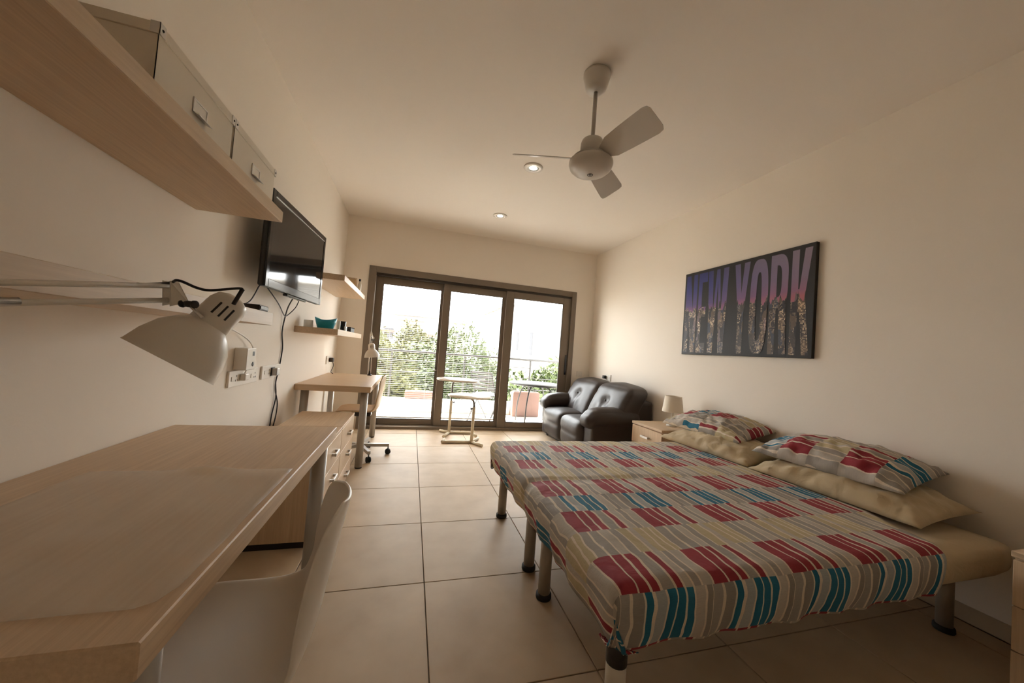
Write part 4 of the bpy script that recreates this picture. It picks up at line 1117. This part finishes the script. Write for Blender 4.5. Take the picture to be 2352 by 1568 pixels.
pillow('pillow', 'flat beige pillow under the farther striped pillow', M['beige'], (2.395, 2.215, .492), .245, .40, .105, 0.05, (-.08, 0), 7, 'plain beige pillows')
pillow('striped_pillow', 'striped pillow with blue ends nearer the camera', M['linen_pillow'], (2.465, 1.475, .612), .22, .365, .112, 0.08, (-.18, 0), 3, 'striped pillows', (.10, .10))
pillow('striped_pillow', 'striped pillow with red blocks next to the bedside lamp', M['linen_pillow'], (2.485, 2.365, .612), .22, .365, .112, 0.08, (-.18, 0), 5, 'striped pillows', (.30, .32))

# ------------------------------------------------------------------ round laptop tables by the window
def laptop_table(label, cx, cy, tz, px, py, barx, feet, bent_from):
    t = thing('side_table', label, 'table', (px, py, 0))
    b = bmesh.new()
    rx_, ry_ = .265, .225; tilt = -.015
    lathe(b, [(0, 0), (1, 0), (1.02, .25), (1.02, .75), (1, 1), (0, 1)], (0, 0, 0), seg=48)
    for v in b.verts: v.co = Vector((cx + v.co.x * rx_, cy + v.co.y * ry_, tz - .018 + v.co.z * .018 + v.co.x * rx_ * tilt))
    obj('table_top', b, M['cream_top'], t)
    s = 1 if cx > px else -1
    obj('top_bracket', B(min(cx, cx + s * .14), max(cx, cx + s * .14), cy - .03, cy + .03, tz - .034, tz - .0215, .004), M['black'], t)
    obj('upper_post', T(catmull([(px, py, .40), (px, py, tz - .12), (px + s * .015, py + (cy - py) * .1, tz - .06), (px + s * .06, py + (cy - py) * .5, tz - .034), (cx, cy, tz - .030)], 8), .0115, 12), M['dark_metal'], t)
    obj('lower_post', T([(px, py, .022), (px, py, .44)], .0185, 14), M['cream_metal'], t)
    obj('clamp_knob', (lambda k: (tube(k, [(px, py, .42), (px + s * .035, py - .01, .42)], .006, 8), lathe(k, [(0, 0), (.008, 0), (.014, .006), (.014, .012), (0, .014)], (px + s * .03, py - .01, .42), (s, -.2, 0), 12), k)[-1])(bmesh.new()), M['black'], t)
    obj('base_bar', T([(px, py, .017), (barx, py, .017)], .0168, 12), M['cream_metal'], t)
    for f in feet:
        obj('base_foot', T([Vector(p) for p in f], .0168, 12), M['cream_metal'], t)
laptop_table('taller cream oval laptop table standing by the middle of the sliding door', .60, 4.48, .75, .565, 4.74, .875, [((.565, 4.74, .017), (.455, 4.86, .017)), ((.565, 4.74, .017), (.475, 4.52, .017)), ((.875, 4.74, .017), (.90, 4.56, .017))], 0)
laptop_table('shorter cream oval laptop table in front of the taller one', .735, 4.30, .575, .79, 4.27, .44, [((.79, 4.27, .017), (.89, 4.10, .017)), ((.79, 4.27, .017), (.905, 4.45, .017)), ((.44, 4.27, .017), (.475, 4.40, .017))], 0)

# ------------------------------------------------------------------ balcony
balc = struct(obj('ground_balcony', B(-2.2, 5.2, YB + .2, 6.62, -.20, -.03), M['decktile']))
oh = struct(obj('ceiling_sky_blocker', B(-2.2, 5.2, YB + .2, YB + 1.60, 2.55, 2.75), M['ext_white']))  # unseen overhang, added to keep steep sky light off the floor
struct(obj('wall_light_blocker', B(-1.32, -1.22, YB + .2, 6.40, -.03, 2.55), M['ext_white']))  # out-of-view side wall, added to dim the light on the right wall
par = struct(obj('parapet_balcony', B(-2.2, 5.2, 6.42, 6.58, -.03, .20, .01), M['ext_white']))
rl = thing('balcony_railing', 'grey metal railing with thin bars along the balcony edge', 'railing', (1.5, 6.5, .20))
obj('top_rail', T([(-2.2, 6.5, 1.02), (5.2, 6.5, 1.02)], .022, 10), M['railing'], rl)
for z in (.86, .66, .44): obj('rail_wire', T([(-2.2, 6.5, z), (5.2, 6.5, z)], .006, 6), M['railing'], rl)
for k in range(6):
    x = -1.6 + k * 1.28
    obj('post', B(x - .015, x + .015, 6.485, 6.515, .20, 1.0, .003, 1), M['railing'], rl)
# metal table and chairs outside
ot = thing('balcony_table', 'grey metal table with arched legs on the balcony', 'table', (2.10, 5.68, -.03))
obj('table_top', LT([(0, .62), (.46, .62), (.47, .63), (.47, .645), (0, .648)], (2.10, 5.68, 0), seg=40), M['railing'], ot)
for k in range(4):
    a = PI / 4 + k * PI / 2; c_, s_ = math.cos(a), math.sin(a)
    obj('leg', T(catmull([(2.10 + c_ * .10, 5.68 + s_ * .10, .612), (2.10 + c_ * .26, 5.68 + s_ * .26, .54), (2.10 + c_ * .34, 5.68 + s_ * .34, .30), (2.10 + c_ * .36, 5.68 + s_ * .36, -.029)], 6), .012, 8), M['railing'], ot)
def patio_chair(x, y, rz, label):
    t = thing('balcony_chair', label, 'chair', (x, y, -.03), rz, 'slatted balcony chairs')
    for s in (-1, 1):
        obj('side_frame', (lambda b: (tube(b, [(s * .22, -.22, 0), (s * .22, .05, .45)], .011, 8), tube(b, [(s * .22, .26, 0), (s * .22, -.08, .43), (s * .22, -.22, .82)], .011, 8), b)[-1])(bmesh.new()), M['railing'], t, local=True)
    for k in range(6): obj('slat', B(-.22, .22, -.16 + k * .066, -.11 + k * .066, .44, .455, .003, 1), M['railing'], t, local=True)
    for k in range(5):
        z = .52 + k * .065; yy = -.118 - (z - .52) * .34
        obj('slat', B(-.21, .21, yy - .008, yy + .004, z, z + .045, .003, 1), M['railing'], t, local=True)
patio_chair(1.28, 5.75, -.9, 'slatted metal balcony chair behind the middle pane')
patio_chair(3.05, 5.85, 1.9, 'slatted metal balcony chair beyond the balcony table')
pt_ = thing('planter', 'terracotta brick-red planter against the balcony parapet', 'planter', (2.12, 6.31, -.03))
obj('pot', B(1.86, 2.38, 6.22, 6.40, -.03, .42, .015), M['terracotta'], pt_)
obj('soil', B(1.88, 2.36, 6.24, 6.38, .42, .428), M['bark'], pt_)
pt_ = thing('planter', 'low brick-red planter box on the parapet behind the left pane', 'planter', (.22, 6.5, .20))
obj('pot', B(-.05, .50, 6.43, 6.57, .2005, .32, .012), M['terracotta'], pt_)
obj('soil', B(-.03, .48, 6.45, 6.55, .3205, .326), M['bark'], pt_)

# trees and shrubs beyond
gr = struct(obj('ground_street', B(-40, 60, 6.7, 90, -6.2, -6.0), M['ext_cream']))
def tree(label, x, y, zt, rx_, rz_, m, n, seed, group='trees beyond the balcony'):
    rnd = random.Random(seed)
    t = thing('tree', label, 'tree', (x, y, -6.0), group=group)
    verts, faces = [], []
    cz = zt - rz_
    for k in range(n):
        while True:
            p = Vector((rnd.uniform(-1, 1), rnd.uniform(-1, 1), rnd.uniform(-1, 1)))
            if .35 < p.length < 1: break
        lump = 1 + .28 * nz(p.x * 2.5 + seed, p.y * 2.5, p.z * 2.5)
        c = Vector((x + p.x * rx_ * lump, y + p.y * rx_ * .8 * lump, cz + p.z * rz_ * lump))
        s = rnd.uniform(.05, .12)
        a = Vector((rnd.gauss(0, 1), rnd.gauss(0, 1), rnd.gauss(0, 1))).normalized(); b_ = a.orthogonal().normalized(); 
        i = len(verts)
        verts += [c - a * s, c + b_ * s * .5, c + a * s, c - b_ * s * .5]; faces.append((i, i + 1, i + 2, i + 3))
    me = bpy.data.meshes.new('foliage'); me.from_pydata([v - Vector((x, y, -6.0)) for v in verts], [], faces); me.materials.append(m)
    o = bpy.data.objects.new('foliage', me); COL.objects.link(o); o.parent = t; o['kind'] = 'stuff'
    obj('trunk', T([(x, y, -6), (x + .1, y, -3), (x, y + .1, cz)], [.22, .17, .08], 10), M['bark'], t)
tree('pale yellow-green tree filling the lower left pane', -1.0, 9.6, 1.35, 1.5, 2.6, M['leaf2'], 15000, 3)
tree('green bushy tree between the left and middle panes', 1.55, 12.6, 1.65, 2.3, 3.0, M['leaf'], 20000, 5)
tree('light green tree behind the metal balcony table', 4.1, 9.4, 1.0, 1.7, 2.4, M['leaf'], 15000, 8)
tree('small yellowish tree top before the awning building', .0, 16.5, 2.2, 1.1, 2.2, M['leaf2'], 5000, 12)

# buildings across the street
def building(label, x0, x1, y0, y1, z1, m, wins, extra=None):
    t = thing('apartment_building', label, 'building', ((x0 + x1) / 2, (y0 + y1) / 2, -6))
    obj('wall', B(x0, x1, y0, y1, -6, z1), m, t)
    obj('roof_edge', B(x0 - .15, x1 + .15, y0 - .2, y1, z1, z1 + .12), M['ext_cream'], t)
    for (a, b_, c_, d_) in wins:
        w_ = obj('window', (lambda q: (box(q, a, b_, y0 - .06, y0 + .0, c_, c_ + .05), box(q, a, b_, y0 - .06, y0, d_ - .05, d_), box(q, a, a + .05, y0 - .06, y0, c_ + .05, d_ - .05), box(q, b_ - .05, b_, y0 - .06, y0, c_ + .05, d_ - .05), q)[-1])(bmesh.new()), M['facade'], t)
        obj('pane', B(a + .05, b_ - .05, y0 - .03, y0 - .005, c_ + .05, d_ - .05), M['ext_glass'], w_)
    return t
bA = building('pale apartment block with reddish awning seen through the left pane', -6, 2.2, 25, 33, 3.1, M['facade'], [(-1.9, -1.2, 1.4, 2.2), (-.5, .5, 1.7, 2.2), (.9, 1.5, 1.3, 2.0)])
obj('awning', prism(bmesh.new(), [(-1.0, 25, 2.75), (.7, 25, 2.75), (.7, 23.9, 2.45), (-1.0, 23.9, 2.45)], (0, 0, 1), .06), M['awning'], bA)
obj('awning', prism(bmesh.new(), [(-2.0, 25, 2.0), (-1.2, 25, 2.0), (-1.2, 24.4, 1.85), (-2.0, 24.4, 1.85)], (0, 0, 1), .06), M['awning'], bA)
obj('awning', prism(bmesh.new(), [(.7, 25, 1.9), (1.5, 25, 1.9), (1.5, 24.4, 1.75), (.7, 24.4, 1.75)], (0, 0, 1), .06), M['awning'], bA)
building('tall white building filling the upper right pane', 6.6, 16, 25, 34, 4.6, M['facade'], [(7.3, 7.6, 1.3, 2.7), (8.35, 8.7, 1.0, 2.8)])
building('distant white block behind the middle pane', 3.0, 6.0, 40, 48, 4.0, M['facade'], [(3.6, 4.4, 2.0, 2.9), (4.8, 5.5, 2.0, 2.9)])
